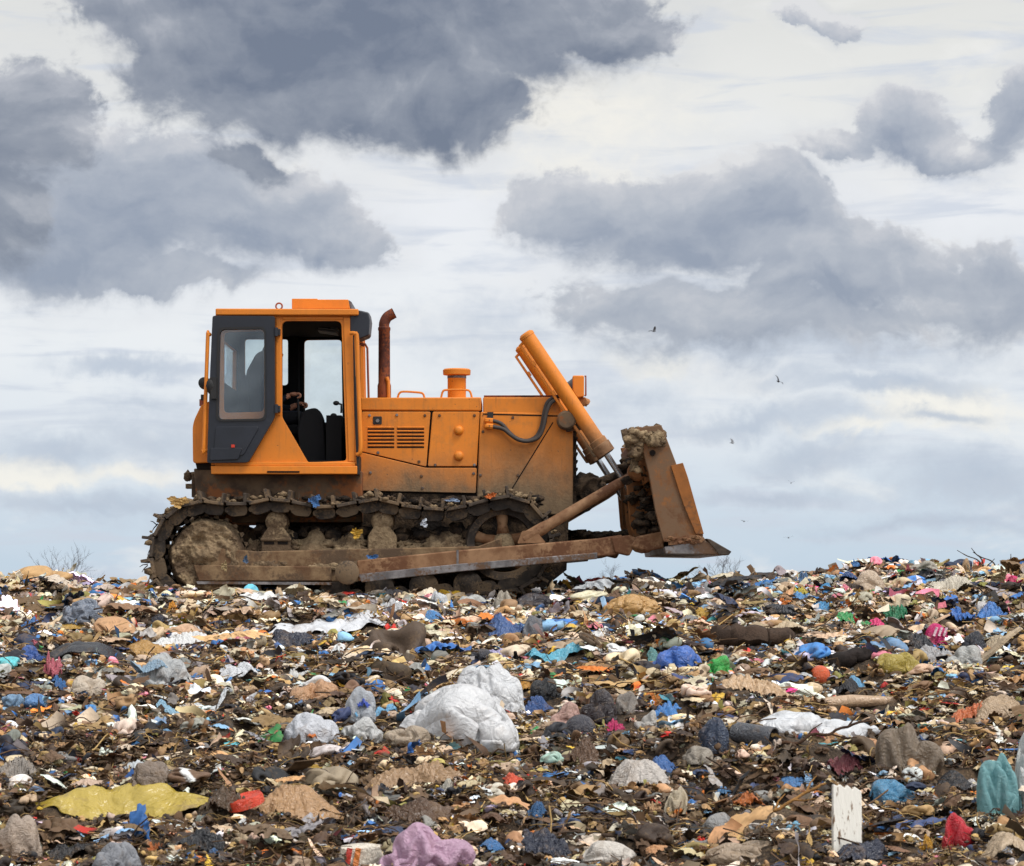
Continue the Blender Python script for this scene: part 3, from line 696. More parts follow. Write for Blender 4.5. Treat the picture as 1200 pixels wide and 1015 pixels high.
    b = nb(); prism(b, [(230, 681.3), (388, 682.3), (388, 685.5), (231, 684.5)], yA, yB, 0); finish(b, 'frame_flange', M['steel'], FR)
    for px, top in ((322, 607), (447, 606)):
        b = nb(); cc = W(px, top + 4, 0); lathe_y(b, cc, [(.10, f(-.15)), (.12, f(-.12)), (.12, f(.02)), (.085, f(.05)), (.11, f(.07)), (.11, f(.13)), (.07, f(.16)), (.0001, f(.17))], 26); finish(b, 'carrier_roller', M['mud'], FR)
        b = nb(); yA, yB = sorted((f(.0), f(.16))); prism(b, rounded([(px - 9, top + 10), (px + 8, top + 10), (px + 17, top + 22), (px + 17, 652), (px - 17, 652), (px - 17, top + 22)], 3), yA, yB, 0)
        if px < 400: prism(b, rect(px - 18, top + 23, px + 18, top + 27), yA, f(.18) if s < 0 else yB, 0)
        BR = finish(b, 'roller_bracket', M['mud'], FR, bevel=.012)
        if px < 400:
            b = nb()
            yy0, yy1 = sorted((f(.155), f(.163)))
            prism(b, rect(px - 14, 634.5, px - 2, 638), yy0, yy1, 0); prism(b, rect(px + 2, 634.5, px + 14, 638), yy0, yy1, 0); finish(b, 'bracket_slot', M['seam'], BR)
    for k in range(6):
        b = nb(); cc = W(288 + k * 52, 692 - k * 1.2, 0); lathe_y(b, cc, [(.10, f(-.2)), (.14, f(-.16)), (.14, f(.10)), (.15, f(.12)), (.15, f(.17)), (.06, f(.2)), (.0001, f(.205))], 22); finish(b, 'track_roller', M['track_dark'], FR)
    # clay and rubbish packed on the frame
    b = nb(); rnd = random.Random(3 + int(s * 5))
    nu, nv = 150, 26                          # a bank of clay lying on the frame, then clods on it
    rows = []
    for j in range(nv):
        row = []
        for i in range(nu):
            px = 286 + i * (270 / (nu - 1)); t = j / (nv - 1)
            top = 634 + 13 * noise.fractal(Vector((px * .03, s * 3, 0)), 1, 2, 4) - (16 if 330 < px < 424 else 0) * (.5 + noise.noise(Vector((px * .05, 8, s)))) - (9 if 466 < px < 545 else 0)
            py = 668 - (668 - top) * t; yy = .215 - .26 * t ** 1.6
            q = W(px, py, 0); q.y = f(yy); kk = noise.fractal(Vector((q.x * 6, q.z * 9, yc)), 1, 2, 5); k3 = noise.fractal(Vector((q.x * 24, q.z * 30, yc)), 1, 2, 4)
            q.y += s * (.045 * kk + .02 * k3); q.z += .02 * kk + .012 * k3
            row.append(b.verts.new(q))
        rows.append(row)
    for r0, r1 in zip(rows, rows[1:]): ring_faces(b, r0, r1, False)
    for k in range(240):
        px = rnd.uniform(290, 550); py = 664 - rnd.random() * 30; r_ = rnd.uniform(.012, .042)
        lump(b, W(px, py, 0) + Vector((0, f(.2 - .2 * (664 - py) / 34), 0)), (r_ * 1.5, r_, r_ * .8), k, 1, .8, 2.5)
    finish(b, 'packed_clay', M['mud'], FR, angle=180)['kind'] = 'stuff'
    b = nb()
    for k in range(160):
        px = rnd.uniform(296, 560); py = rnd.uniform(618, 660); r_ = rnd.uniform(.015, .06)
        lump(b, W(px, py, 0) + Vector((0, f(rnd.uniform(-.2, .02)), 0)), (r_ * 1.5, r_, r_), k + 9, 2, .6, 2.5)
    finish(b, 'packed_soil', M['mud_and_shade'], FR, angle=180)['kind'] = 'stuff'
    # clods riding on the shoes
    b = nb()
    for k in range(260):
        sp = rnd.uniform(0, cum[-1]); p = at_len(sp); q = at_len(sp + 3); a_, c_ = W(p.x, p.y, 0), W(q.x, q.y, 0); t = (c_ - a_).normalized(); n_ = Vector((-t.z, 0, t.x))
        r_ = rnd.uniform(.010, .036) * (1.5 if p.x < 215 else 1)
        lump(b, a_ + n_ * rnd.uniform(-.01, .035) + Vector((0, f(rnd.uniform(-.2, .29)), 0)), (r_ * 1.3, r_ * 1.3, r_ * .9), k, 1, .6, 2.5)
    finish(b, 'shoe_mud', M['mud'], TR, angle=180)['kind'] = 'stuff'
    b = nb()
    for k in range(110):
        sp = rnd.uniform(0, cum[-1]); p = at_len(sp); q = at_len(sp + 3); a_, c_ = W(p.x, p.y, 0), W(q.x, q.y, 0); t = (c_ - a_).normalized(); n_ = Vector((-t.z, 0, t.x))
        d = n_ * rnd.uniform(-.02, .07) + Vector((rnd.uniform(-.08, .08), rnd.uniform(-.06, .06), rnd.uniform(-.10, .04)))
        st = a_ + n_ * .01 + Vector((0, f(rnd.uniform(-.1, .29)), 0))
        tube(b, [st, st + d * .6 + Vector((0, 0, .01)), st + d], [.008, .006, .003], 4)
    finish(b, 'caught_straw', M['mud_and_shade'], TR)['kind'] = 'stuff'
track(.28, -1)
track(2.22, 1)

# ---- push arms, struts, cylinders, blade
def arm(yn, yf):
    """outer push beam: nose pivot at the rear, tapered steel box, welded front end"""
    b = nb()
    prism(b, [(418, 657), (536, 645), (700, 631), (729, 626.5), (729, 648), (718, 651), (536, 668), (420, 681)], yn, yf, YA)
    prism(b, [(716, 630), (738, 627), (750, 633), (741, 645), (737.5, 651.5), (720, 647.5)], yn - .02, yf + .02, YA)
    o = finish(b, 'push_arm', M['beam'], DZ, bevel=.014)
    b = nb(); prism(b, [(419, 673), (536, 661), (700, 647.5), (700, 655), (536, 670), (424, 682.5)], yn - .012, yf + .012, YA); finish(b, 'wear_strip', M['steel'], o, bevel=.006)
    b = nb(); lathe_y(b, W(407, 671, YA), [(.09, yn - .05), (.12, yn - .03), (.12, yf + .04), (.1, yf + .3)], 24)
    prism(b, [(395, 662), (418, 657), (420, 681), (404, 684), (395, 677)], yn + .01, yf - .01, YA); finish(b, 'arm_pivot', M['track'], o)
    b = nb(); prism(b, rect(535, 644.5, 537.5, 668.5), yn - .004, yf + .004, YA); finish(b, 'weld_joint', M['steel'], o)
    # strut bracket
    b = nb(); prism(b, rounded([(606, 637), (612, 622), (628, 622), (640, 636)], 2), yn + .06, yf - .06, YA); finish(b, 'strut_bracket', M['beam'], o, bevel=.008)
    b = nb(); ym = (yn + yf) / 2
    a, c = W(614, 632, YA), W(752, 551, YA)
    a.y = c.y = ym
    m1 = a.lerp(c, .16); m2 = a.lerp(c, .22); m3 = a.lerp(c, .80); m4 = a.lerp(c, .86)
    tube(b, [a, m1, m2, m3, m4, c], [.066, .064, .055, .053, .046, .046], 18)
    ST = finish(b, 'tilt_strut', M['beam'], DZ, angle=50)
    b = nb(); lathe_y(b, W(747, 552, YA), [(.07, ym - .09), (.095, ym - .07), (.095, ym + .07), (.07, ym + .09)], 20); finish(b, 'strut_eye', M['rust'], ST)
YA = -.36
arm(-.36, -.12)
arm(2.62, 2.86)
def cylinder(y, ox=0.0):
    k = (D + .62) / (D + .62)
    P = lambda px, py: (lambda w: Vector((w.x + ox, y, w.z)))(W(px, py, .62))
    top, low, rod, end = P(616.5, 392.5), P(709, 530), P(710, 531), P(752, 596)
    ax = (low - top).normalized()
    b = nb(); tube(b, [top - ax * .02, top, top + ax * .03, top + ax * .031, low - ax * .16, low - ax * .15, low], [.06, .083, .083, .078, .078, .092, .092], 24)
    CY = finish(b, 'lift_cylinder', M['cyl_paint'], DZ, angle=40)
    b = nb(); tube(b, [low - ax * .10, low - ax * .09, low + ax * .02, low + ax * .03], [.085, .104, .104, .07], 22); finish(b, 'cylinder_gland', M['beam'], CY)
    b = nb(); tube(b, [low, end], .033, 16); finish(b, 'piston_rod', M['chrome'], CY)
    side = Vector((ax.z, 0, -ax.x)); side = side if side.x < 0 else -side
    b = nb()
    o1 = side * .115
    tube(b, [top + ax * .05 + side * .06, top + ax * .06 + o1, low - ax * .40 + o1, low - ax * .03 + o1, low + side * .06], .017, 8)
    for t in (.2, .45, .7): boxw(b, top.lerp(low, t) + side * .10, (.05, .06, .03), Euler((0, math.atan2(-ax.z, ax.x), 0)))
    finish(b, 'hydraulic_pipe', M['cyl_paint'], CY)
    b = nb()
    cc = top.lerp(low, .66)
    lathe_y(b, cc + side * .115 + Vector((-.03, .03, -.02)), [(.08, y - .05), (.10, y - .03), (.10, y + .12), (.08, y + .14)], 26)
    prism(b, [(655, 486), (672, 478), (684, 503), (664, 506)], y + .02, y + .12, .62); finish(b, 'trunnion', M['hull'], CY)
cylinder(.60); cylinder(1.90, -.04)
# nose cross member and lamp
bm = nb(); prism(bm, [(672, 560), (690, 556), (704, 560), (706, 578), (694, 596), (672, 604)], .8, 1.7); tube(bm, [W(700, 566, 1.3), W(748, 548, 1.3)], .05, 12); lump(bm, W(690, 570, .78), (.16, .1, .14), 5, 3, .5)
finish(bm, 'nose_casting', M['mud_and_shade'], DZ, bevel=.02)
bm = nb(); prism(bm, [(655, 632), (690, 625), (740, 622), (742, 636), (655, 640)], 1.2, 1.9); finish(bm, 'cross_beam', M['track_dark'], DZ)
bm = nb(); tube(bm, [W(652, 644, .3), W(728, 640, .3)], .05, 14); finish(bm, 'inner_strut', M['track_dark'], DZ)
bm = nb()
for k in range(60): lump(bm, W(random.uniform(662, 738), random.uniform(624, 633), random.uniform(1.0, 2.0)), (.07, .07, .03), k, 2, .8, 3)
finish(bm, 'caked_mud', M['mud_and_shade'], DZ, angle=180)['kind'] = 'stuff'
bm = nb(); prism(bm, rounded([(671, 440), (684.5, 440), (684.5, 465), (676, 466), (671, 458)], 2), .74, .98); LB = finish(bm, 'head_lamp', M['cyl_paint'], DZ, bevel=.01)
bm = nb(); tube(bm, [W(672.5, 452, .86), W(664, 452, .86)], [.09, .03], 20); finish(bm, 'lamp_bowl', M['grey'], LB)
bm = nb(); tube(bm, [W(685, 441, .76), W(686.5, 441, .76), W(686.5, 463, .76), W(685, 464, .76)], .010, 8); finish(bm, 'lamp_guard', M['rail_red'], LB)
bm = nb(); tube(bm, [W(677, 465, .85), W(681, 472, .85), W(676, 482, .8), W(668, 486, .8)], [.05, .05, .045, .05], 10); lump(bm, W(684, 471, .82), (.06, .05, .05), 7, 2, .4); finish(bm, 'lamp_bracket', M['hull_paint'], LB)

# blade: ribbed back, end plates, cutting edge
YB0, YB1 = -.62, 3.12
bm = nb()
front = [(776, 500), (791.5, 541), (805, 577), (818, 610), (826, 630)]
back = [(747, 503), (757, 545), (765, 585), (772, 618), (779, 634)]
pts = front + back[::-1]
prism(bm, [(765, 505), (781, 545), (795, 585), (808, 618), (812, 634), (784, 634), (774, 600), (762, 550), (754, 515)], YB0 + .05, YB1 - .05, YB0)
prism(bm, [(745, 512), (754, 502), (766, 560), (758, 566)], YB0 + .3, YB1 - .3, YB0)
for yy in (.2, .95, 1.6, 2.3): prism(bm, [(738, 560), (762, 545), (782, 634), (750, 636), (742, 610)], yy - .03, yy + .03, YB0)
BLADE = finish(bm, 'blade', M['rust'], DZ, bevel=.012)
for y0, y1 in ((YB0 - .02, YB0 + .05), (YB1 - .05, YB1 + .02)):
    bm = nb(); prism(bm, [(746.5, 501.5), (774.5, 498), (777, 503), (791.5, 541), (800, 565), (812, 600), (824, 627), (823, 634), (777, 634.5), (768, 600), (760, 555)], y0, y1, YB0)
    EP = finish(bm, 'end_plate', M['rust'], BLADE, bevel=.008)
    yy = y0 - .02 if y0 < 0 else y1 - .01
    bm = nb(); prism(bm, [(786, 546), (800, 542.5), (806, 560), (824.5, 626), (815, 626), (800, 590)], yy, yy + .03, YB0); finish(bm, 'wear_plate', M['rust_orange'], EP, bevel=.004)
    bm = nb(); prism(bm, [(783, 635.5), (806, 626), (824, 629.5), (826, 632), (822, 636), (783, 639)], yy, yy + .03, YB0)
    for k in range(10): lump(bm, W(random.uniform(780, 824), random.uniform(629, 637), YB0) + Vector((0, yy - YB0, 0)), (.04, .03, .02), k, 1, .5)
    finish(bm, 'edge_mud', M['beam'], EP)
    bm = nb(); lathe_y(bm, W(764.5, 531, YB0), [(.03, yy - .003), (.03, yy + .03)], 12); finish(bm, 'plate_hole', M['seam'], EP)
bm = nb(); prism(bm, [(778.5, 641), (822, 631.5), (856, 646.5), (853.5, 650.5), (780, 649)], YB0 - .03, YB1 + .03, YB0); CE = finish(bm, 'cutting_edge', M['steel'], BLADE, bevel=.01)
bm = nb(); prism(bm, [(827, 631), (832, 632), (857, 646.5), (853.5, 650.8), (842, 650)], YB0 - .045, YB0 + .3, YB0); finish(bm, 'corner_bit', M['track'], BLADE, bevel=.008)
bm = nb(); prism(bm, [(748, 628), (778, 622), (780, 642), (760, 646), (740, 640)], YB0 + .2, YB0 + .5, YB0); lump(bm, W(752, 638, -.3), (.14, .1, .09), 3, 2, .4); finish(bm, 'arm_knuckle', M['beam'], BLADE, bevel=.02)
bm = nb()
for k in range(320):
    t = random.random(); px = 752 + t * 22 - random.random() ** 2 * 24; py = 540 + t * 90; r_ = random.uniform(.02, .06)
    lump(bm, W(px, py, random.uniform(-.35, 2.6)), (r_ * 1.3, r_ * 1.4, r_ * .8), k, 2, 1.1, 4)
finish(bm, 'packed_soil', M['mud_and_shade'], BLADE, angle=180)['kind'] = 'stuff'
bm = nb()
for k in range(170):
    px = random.uniform(736, 776); py = 505 + (px - 736) * .1 + abs(random.gauss(0, 20)) * (1 if px < 752 else .35); r_ = random.uniform(.012, .05)
    lump(bm, W(px, py, random.uniform(-.68, -.5)), (r_ * 1.2, r_, r_), k + 77, 2, .8, 3)
tube(bm, [W(741, 528, -.5), W(734, 512, -.5), W(731, 503, -.5)], [.05, .045, .035], 6)
for k in range(160):
    t = random.random(); r_ = random.uniform(.008, .026)
    lump(bm, W(748 + 27 * t, 501 - 3.2 * t + random.uniform(-1, 2.5), -.6) + Vector((0, random.uniform(-.03, 3.5), 0)), (r_ * 1.4, r_ * 1.4, r_), k + 300, 1, 1.0, 3)
finish(bm, 'caked_mud', M['mud'], BLADE, angle=180)['kind'] = 'stuff'
# ================================================================== THE TIP: terrain
RNG = np.random.default_rng(11)
_lat = RNG.random((256, 256)).astype(np.float64)
def vnoise(x, y):
    xi = np.floor(x).astype(int); yi = np.floor(y).astype(int); fx = x - xi; fy = y - yi
    fx = fx * fx * fx * (fx * (fx * 6 - 15) + 10); fy = fy * fy * fy * (fy * (fy * 6 - 15) + 10)
    g = lambda a, b: _lat[a & 255, b & 255]
    return (g(xi, yi) * (1 - fx) + g(xi + 1, yi) * fx) * (1 - fy) + (g(xi, yi + 1) * (1 - fx) + g(xi + 1, yi + 1) * fx) * fy - .5
def sstep(a, b, x):
    t = np.clip((x - a) / (b - a), 0, 1); return t * t * (3 - 2 * t)
_py = np.array([-60, -30, -25, -20, -13, -6, -2, 0, 2.6, 4.5, 7, 12, 22, 60, 150, 9000.0])
_pz = np.array([-2.2, -2.0, -1.85, -1.66, -1.34, -.62, -.20, -.06, -.03, -.03, -.40, -1.4, -3.0, -5.2, -6, -6])
def ground_h(x, y):
    x = np.asarray(x, float); y = np.asarray(y, float)
    z = np.interp(y, _py, _pz)
    near = sstep(40, 12, np.abs(y)) * sstep(40, 12, np.abs(x))
    z = z + near * .11 * sstep(2.2, 5.4, x) * sstep(-7, 1.5, y) * sstep(12, 5, y)
    z = z + near * -.02 * sstep(-2.5, -4.2, x) * sstep(-4, 1, y) * sstep(12, 5, y)
    z = z - .085 * sstep(-5.4, -4.2, x) * sstep(2.2, 1.2, x) * sstep(-5, -.8, y)
    flat = 1 - .75 * (sstep(-4.6, -4.0, x) * sstep(1.2, .6, x) * sstep(-.9, -.2, y) * sstep(3.2, 2.6, y))
    z = z + near * flat * (.24 * vnoise(x * .8 + 7, y * .8 + 3) + .14 * vnoise(x * 2.1, y * 2.1) + .10 * vnoise(x * 4.7 + 9, y * 4.7) + .06 * vnoise(x * 11, y * 11 + 5))
    z = z + (1 - near) * 1.2 * vnoise(x * .02, y * .02)
    return z
def axis(lo, hi, step, far, grow=1.28):
    a = list(np.arange(lo, hi + step / 2, step)); s = step
    while a[-1] < far: s *= grow; a.append(a[-1] + s)
    s = step
    while a[0] > -far: s *= grow; a.insert(0, a[0] - s)
    return np.array(a)
gx, gy = axis(-8, 8, .05, 5000), axis(-17.5, 9, .05, 5000)
GX, GY = np.meshgrid(gx, gy); GZ = ground_h(GX, GY)
def grid_mesh(name, V, nu, nv):
    me = bpy.data.meshes.new(name)
    me.vertices.add(len(V)); me.vertices.foreach_set('co', V.astype(np.float32).ravel())
    i = np.arange((nv - 1) * nu).reshape(nv - 1, nu)[:, :-1]
    q = np.stack([i, i + 1, i + nu + 1, i + nu], -1).reshape(-1, 4)
    me.loops.add(q.size); me.loops.foreach_set('vertex_index', q.ravel().astype(np.int32))
    me.polygons.add(len(q)); me.polygons.foreach_set('loop_start', np.arange(0, q.size, 4, dtype=np.int32)); me.polygons.foreach_set('loop_total', np.full(len(q), 4, np.int32))
    me.update(calc_edges=True); return me
me = grid_mesh('ground', np.stack([GX, GY, GZ], -1).reshape(-1, 3), len(gx), len(gy))
def m_soil():
    m, t, b = new_mat('tip_soil'); p = position(t)
    n1 = t.noise(p, 2.3, 6, .6); n2 = t.noise(p, 19, 7, .65); n3 = t.noise(p, 70, 5, .6)
    c = t.mix(t.remap(n2, .35, .65), srgb(46, 36, 28), srgb(98, 78, 57)); c = t.mix(t.remap(n1, .45, .65), c, srgb(70, 57, 45)); c = t.mix(t.remap(n3, .58, .70), c, srgb(150, 128, 98))
    t.put(b.inputs['Base Color'], c); b.inputs['Roughness'].default_value = .95
    t.put(b.inputs['Normal'], t.bump(t.math('ADD', n2, t.math('MULTIPLY', n3, .5)), 1.0, .04)); return m
g = link(me, 'ground', m_soil(), angle=180); tag(g, 'dark brown soil of the tip rising to the crest', None, None, 'structure')
def hit(px, py):
    """distance (m) at which the sight line through a photo pixel meets the tip"""
    d = np.arange(10.2, 33, .02); x = (px - 600) / (D * S) * d; z = EYE_Z + (EYE_PY - py) / (D * S) * d
    k = np.nonzero(z < ground_h(x, d - D))[0]
    return float(d[k[0]]) if len(k) and d[k[0]] < 26.6 else 26.6

# ------------------------------------------------------------------ crumpled shapes (numpy)
def folds(P, rng, n=7, f0=.9, f1=3.2, amp=1.0):
    """sum of creased triangle waves: sharp folds like crushed film or paper"""
    out = np.zeros(len(P))
    for i in range(n):
        d = rng.normal(size=3); d /= np.linalg.norm(d); d2 = rng.normal(size=3)
        f = f0 * (f1 / f0) ** rng.random()
        t = P @ d * f + rng.random() * 2 + .35 * np.sin(P @ d2 * f * .9 + rng.random() * 6)
        out += (np.abs((t % 2) - 1) - .5) * (f0 / f) ** .8
    return out * amp / math.sqrt(n) * 1.6
def grid_uv(nu, nv):
    u, v = np.meshgrid(np.linspace(-1, 1, nu), np.linspace(-1, 1, nv)); return u.ravel(), v.ravel()
def quads(nu, nv):
    i = np.arange((nv - 1) * nu).reshape(nv - 1, nu)[:, :-1]
    return np.stack([i, i + 1, i + nu + 1, i + nu], -1).reshape(-1, 4)
_ico = {}
def ico(sub):
    if sub not in _ico:
        b = nb(); bmesh.ops.create_icosphere(b, subdivisions=sub, radius=1); b.verts.ensure_lookup_table()
        _ico[sub] = (np.array([v.co[:] for v in b.verts]), np.array([[v.index for v in f.verts] for f in b.faces])); b.free()
    return _ico[sub]
def shape_sheet(rng, n=9, amp=.62, aspect=1.0, curl=.5):
    u, v = grid_uv(n, n)
    u, v = u * np.sqrt(1 - .42 * v * v), v * np.sqrt(1 - .42 * u * u)   # no pointed corners
    P0 = np.stack([u, v * aspect, 0 * u], -1)
    ex = 1 + .28 * np.sin(v * 2.1 + rng.random() * 6) + .16 * np.sin(v * 5 + rng.random() * 6)
    ey = 1 + .28 * np.sin(u * 2.3 + rng.random() * 6) + .16 * np.sin(u * 6 + rng.random() * 6)
    P = np.stack([u * ex, v * aspect * ey, folds(P0, rng, 8, .8, 4.0, amp)], -1)
    P[:, 0] += folds(P0, rng, 5, .8, 3.4, amp * .6); P[:, 1] += folds(P0, rng, 5, .8, 3.4, amp * .6)
    P[:, 2] -= curl * rng.random() * (u ** 2) * .6 + curl * rng.random() * (v ** 2) * .6
    return P, quads(n, n)
def bag_radius(n, rng, amp, fine=1.0, tails=2, pleat=.5):
    """a soft bag: slack hollows, sharp creases, pleats running to a gathered neck, ears of film"""
    r = 1 + folds(n, rng, 5, .8, 2.0, amp) + folds(n, rng, 9, 2.0, 6, amp * .62) + fine * folds(n, rng, 12, 6, 16, amp * .22)
    k = rng.normal(size=3); k[2] = abs(k[2]) * .4; k /= np.linalg.norm(k); a = np.cross(k, [0, 0, 1.0]); a /= np.linalg.norm(a); b = np.cross(k, a)
    h = n @ k; phi = np.arctan2(n @ a, n @ b) + .5 * np.sin(h * 4 + rng.random() * 6) + .15 * np.sin(h * 11)
    N = int(rng.integers(7, 12)); r = r + amp * pleat * (np.abs(((phi * N / math.pi + rng.random()) % 2) - 1) - .5) * sstep(-.5, .8, h)
    for _ in range(tails):
        d = rng.normal(size=3); d[2] = abs(d[2]) * .5 - .1; d /= np.linalg.norm(d); r = r + rng.uniform(.15, .5) * np.exp((n @ d - 1) * rng.uniform(12, 30))
    return r
def shape_bag(rng, sub=3):
    n, F = ico(sub); return n * bag_radius(n, rng, .42, .7)[:, None] * np.array([1, .85, .7]), F
def shape_clod(rng):
    n, F = ico(2)
    r = 1 + folds(n, rng, 5, 1.0, 3.5, .4); return n * r[:, None] * np.array([1, .8, .6]), F
def shape_strip(rng):
    u, v = grid_uv(10, 3); P = np.stack([u, v * .16, 0 * u], -1)
    a = u * rng.uniform(.5, 2.2); P[:, 2] = v * .16 * np.sin(a) + folds(np.stack([u, 0 * u, 0 * u], -1) * 2, rng, 4, .8, 3, .28)
    P[:, 1] = v * .16 * np.cos(a) + .35 * np.sin(u * rng.uniform(1, 3) + rng.random() * 6)
    return P, quads(10, 3)
def shape_twig(rng):
    k = 6; t = np.linspace(-1, 1, k); c = np.stack([t, .18 * np.sin(t * 2 + rng.random() * 6), .14 * np.sin(t * 2.6 + rng.random() * 6)], -1)
    P = []; F = []
    for i in range(k):
        r = .028 * (1.2 - .5 * (i / k))
        for j in range(3): P.append(c[i] + r * np.array([0, math.cos(2.094 * j), math.sin(2.094 * j)]))
    for i in range(k - 1):
        for j in range(3): F.append([i * 3 + j, i * 3 + (j + 1) % 3, i * 3 + 3 + (j + 1) % 3, i * 3 + 3 + j])
    return np.array(P), np.array(F)
def shape_shard(rng):
    """a stiff bent piece of card or plastic with a thickness"""
    u, v = grid_uv(4, 3); fold = rng.uniform(-.4, .4)
    z = np.abs(u - fold) * rng.uniform(-.5, .5) + .06 * v
    sk = 1 + .3 * np.sin(u * 3 + rng.random() * 6)
    A = np.stack([u, v * .6 * sk, z], -1); B = A - np.array([0, 0, .05]); q = quads(4, 3)
    per = [0, 1, 2, 3, 7, 11, 10, 9, 8, 4]; side = [[per[i], per[(i + 1) % 10], per[(i + 1) % 10] + 12, per[i] + 12] for i in range(10)]
    return np.concatenate([A, B]), np.concatenate([q, q[:, ::-1] + 12, np.array(side)])

# ------------------------------------------------------------------ colours of the rubbish
PAL = {'beige': (196, 172, 142), 'cream': (214, 200, 176), 'white': (222, 222, 220), 'tan': (168, 132, 92), 'brown': (104, 80, 58), 'dark': (58, 45, 36), 'soil': (80, 64, 49),
       'black': (36, 36, 40), 'grey': (138, 135, 132), 'sky': (136, 176, 208), 'blue': (62, 112, 170), 'navy': (48, 60, 88), 'teal': (92, 168, 178), 'yellow': (212, 172, 64), 'orange': (214, 122, 50),
       'red': (190, 54, 44), 'pink': (214, 126, 142), 'magenta': (206, 44, 116), 'green': (60, 144, 84), 'olive': (140, 132, 72), 'lav': (190, 184, 214), 'straw': (172, 142, 92)}
LIN = {k: np.array(srgb(*v)[:3]) for k, v in PAL.items()}
FARW = dict(beige=24, cream=18, white=10, tan=14, brown=5, dark=3.5, soil=2.5, black=5, grey=6, sky=2.6, blue=2.8, navy=2, teal=.5, yellow=1.6, orange=1.9, red=.7, pink=.8, magenta=.15, green=.15, olive=1.2, lav=.4, straw=3)
MIDW = dict(beige=18, cream=14, white=17, tan=13, brown=6, dark=5, soil=3, black=9, grey=7, sky=4, blue=4, navy=4, teal=.5, yellow=1.0, orange=1.0, red=.4, pink=.7, magenta=0, green=0, olive=1.2, lav=.5, straw=1)
MIDN = dict(beige=17, cream=9, white=9, tan=17, brown=17, dark=13, soil=9, black=10, grey=7, sky=1.4, blue=1.4, navy=4, teal=.1, yellow=.5, orange=.5, red=.2, pink=.2, magenta=0, green=0, olive=1.2, lav=.2, straw=2)  # near mix: browner rubbish, darkened too for vignetting at the frame's bottom
NEARW = dict(beige=14, cream=7, white=5, tan=12, brown=17, dark=20, soil=17, black=9, grey=7, sky=1.2, blue=1.3, navy=2, teal=.15, yellow=.5, orange=.8, red=.35, pink=.2, magenta=.03, green=.04, olive=1.5, lav=.3, straw=6)
KEYS = list(PAL)
def colours(d, rng, FARW=FARW, NEARW=NEARW):
    n = len(d); f = sstep(14, 21, d + rng.normal(0, 1.2, n))
    wf = np.array([FARW[k] for k in KEYS]); wn = np.array([NEARW[k] for k in KEYS]); wf = wf / wf.sum(); wn = wn / wn.sum()
    cf = np.cumsum(wf); cn = np.cumsum(wn); r = rng.random(n)
    idx = np.where(rng.random(n) < f, np.searchsorted(cf, r), np.searchsorted(cn, r)).clip(0, len(KEYS) - 1)
    c = np.array([LIN[k] for k in KEYS])[idx]
    return c * np.exp(rng.normal(0, .28, (n, 1)) - .03) * np.exp(rng.normal(0, .05, (n, 3)))
def build_mass(name, mat, batches, label):
    """batches of (points (n,k,3), faces (m,c), colours (n,k,3)) into one mesh"""
    vs, li, ls, lt, cs = [], [], [], [], []; base = 0; lp = 0
    for Vn, F, Cn in batches:
        n, k, _ = Vn.shape; m, c = F.shape
        vs.append(Vn.reshape(-1, 3)); cs.append(Cn.reshape(-1, 3))
        q = (F[None] + (base + np.arange(n) * k)[:, None, None]).reshape(-1); li.append(q)
        ls.append(lp + np.arange(n * m) * c); lt.append(np.full(n * m, c)); base += n * k; lp += q.size
    V = np.concatenate(vs).astype(np.float32); L = np.concatenate(li).astype(np.int32)
    me = bpy.data.meshes.new(name); me.vertices.add(len(V)); me.vertices.foreach_set('co', V.ravel())
    me.loops.add(len(L)); me.loops.foreach_set('vertex_index', L)
    LS = np.concatenate(ls).astype(np.int32); me.polygons.add(len(LS)); me.polygons.foreach_set('loop_start', LS); me.polygons.foreach_set('loop_total', np.concatenate(lt).astype(np.int32))
    at = me.attributes.new('Col', 'FLOAT_COLOR', 'POINT'); C = np.concatenate(cs); C = np.concatenate([C, np.ones((len(C), 1))], 1).astype(np.float32); at.data.foreach_set('color', C.ravel())
    me.update(calc_edges=True); me.polygons.foreach_set('use_smooth', np.ones(len(LS), bool))
    o = bpy.data.objects.new(name, me); COL.objects.link(o); me.materials.append(mat); tag(o, label, None, None, 'stuff'); return o
def rotations(n, rng, tilt):
    yaw = rng.random(n) * 2 * PI; ax = rng.random(n) * 2 * PI; ti = np.abs(rng.normal(0, tilt, n)); roll = rng.normal(0, tilt * .7, n)
    def rz(a):
        c, s = np.cos(a), np.sin(a); z = 0 * a; o = z + 1; return np.stack([np.stack([c, -s, z], -1), np.stack([s, c, z], -1), np.stack([z, z, o], -1)], 1)
    def rx(a):
        c, s = np.cos(a), np.sin(a); z = 0 * a; o = z + 1; return np.stack([np.stack([o, z, z], -1), np.stack([z, c, -s], -1), np.stack([z, s, c], -1)], 1)
    return rz(ax) @ rx(ti) @ rz(yaw) @ rx(roll)
def m_litter(name, gloss=.5):
    m, t, b = new_mat(name); a = t.node('ShaderNodeAttribute'); a.attribute_name = 'Col'; p = position(t)
    n = t.noise(p, 42, 6, .62); n2 = t.noise(p, 8, 5, .6)
    c = t.mix(t.math('MULTIPLY', t.remap(t.math('ADD', n2, t.math('MULTIPLY', t.math('SUBTRACT', n, .5), .6)), .52, .68), .40), a.outputs['Color'], srgb(112, 90, 66))
    t.put(b.inputs['Base Color'], c); t.put(b.inputs['Roughness'], t.math('ADD', gloss - .15, t.math('MULTIPLY', n2, .5)))
    b.inputs['Specular IOR Level'].default_value = .35
    t.put(b.inputs['Normal'], t.bump(n, .45, .012)); return m
MLIT = m_litter('loose_rubbish')
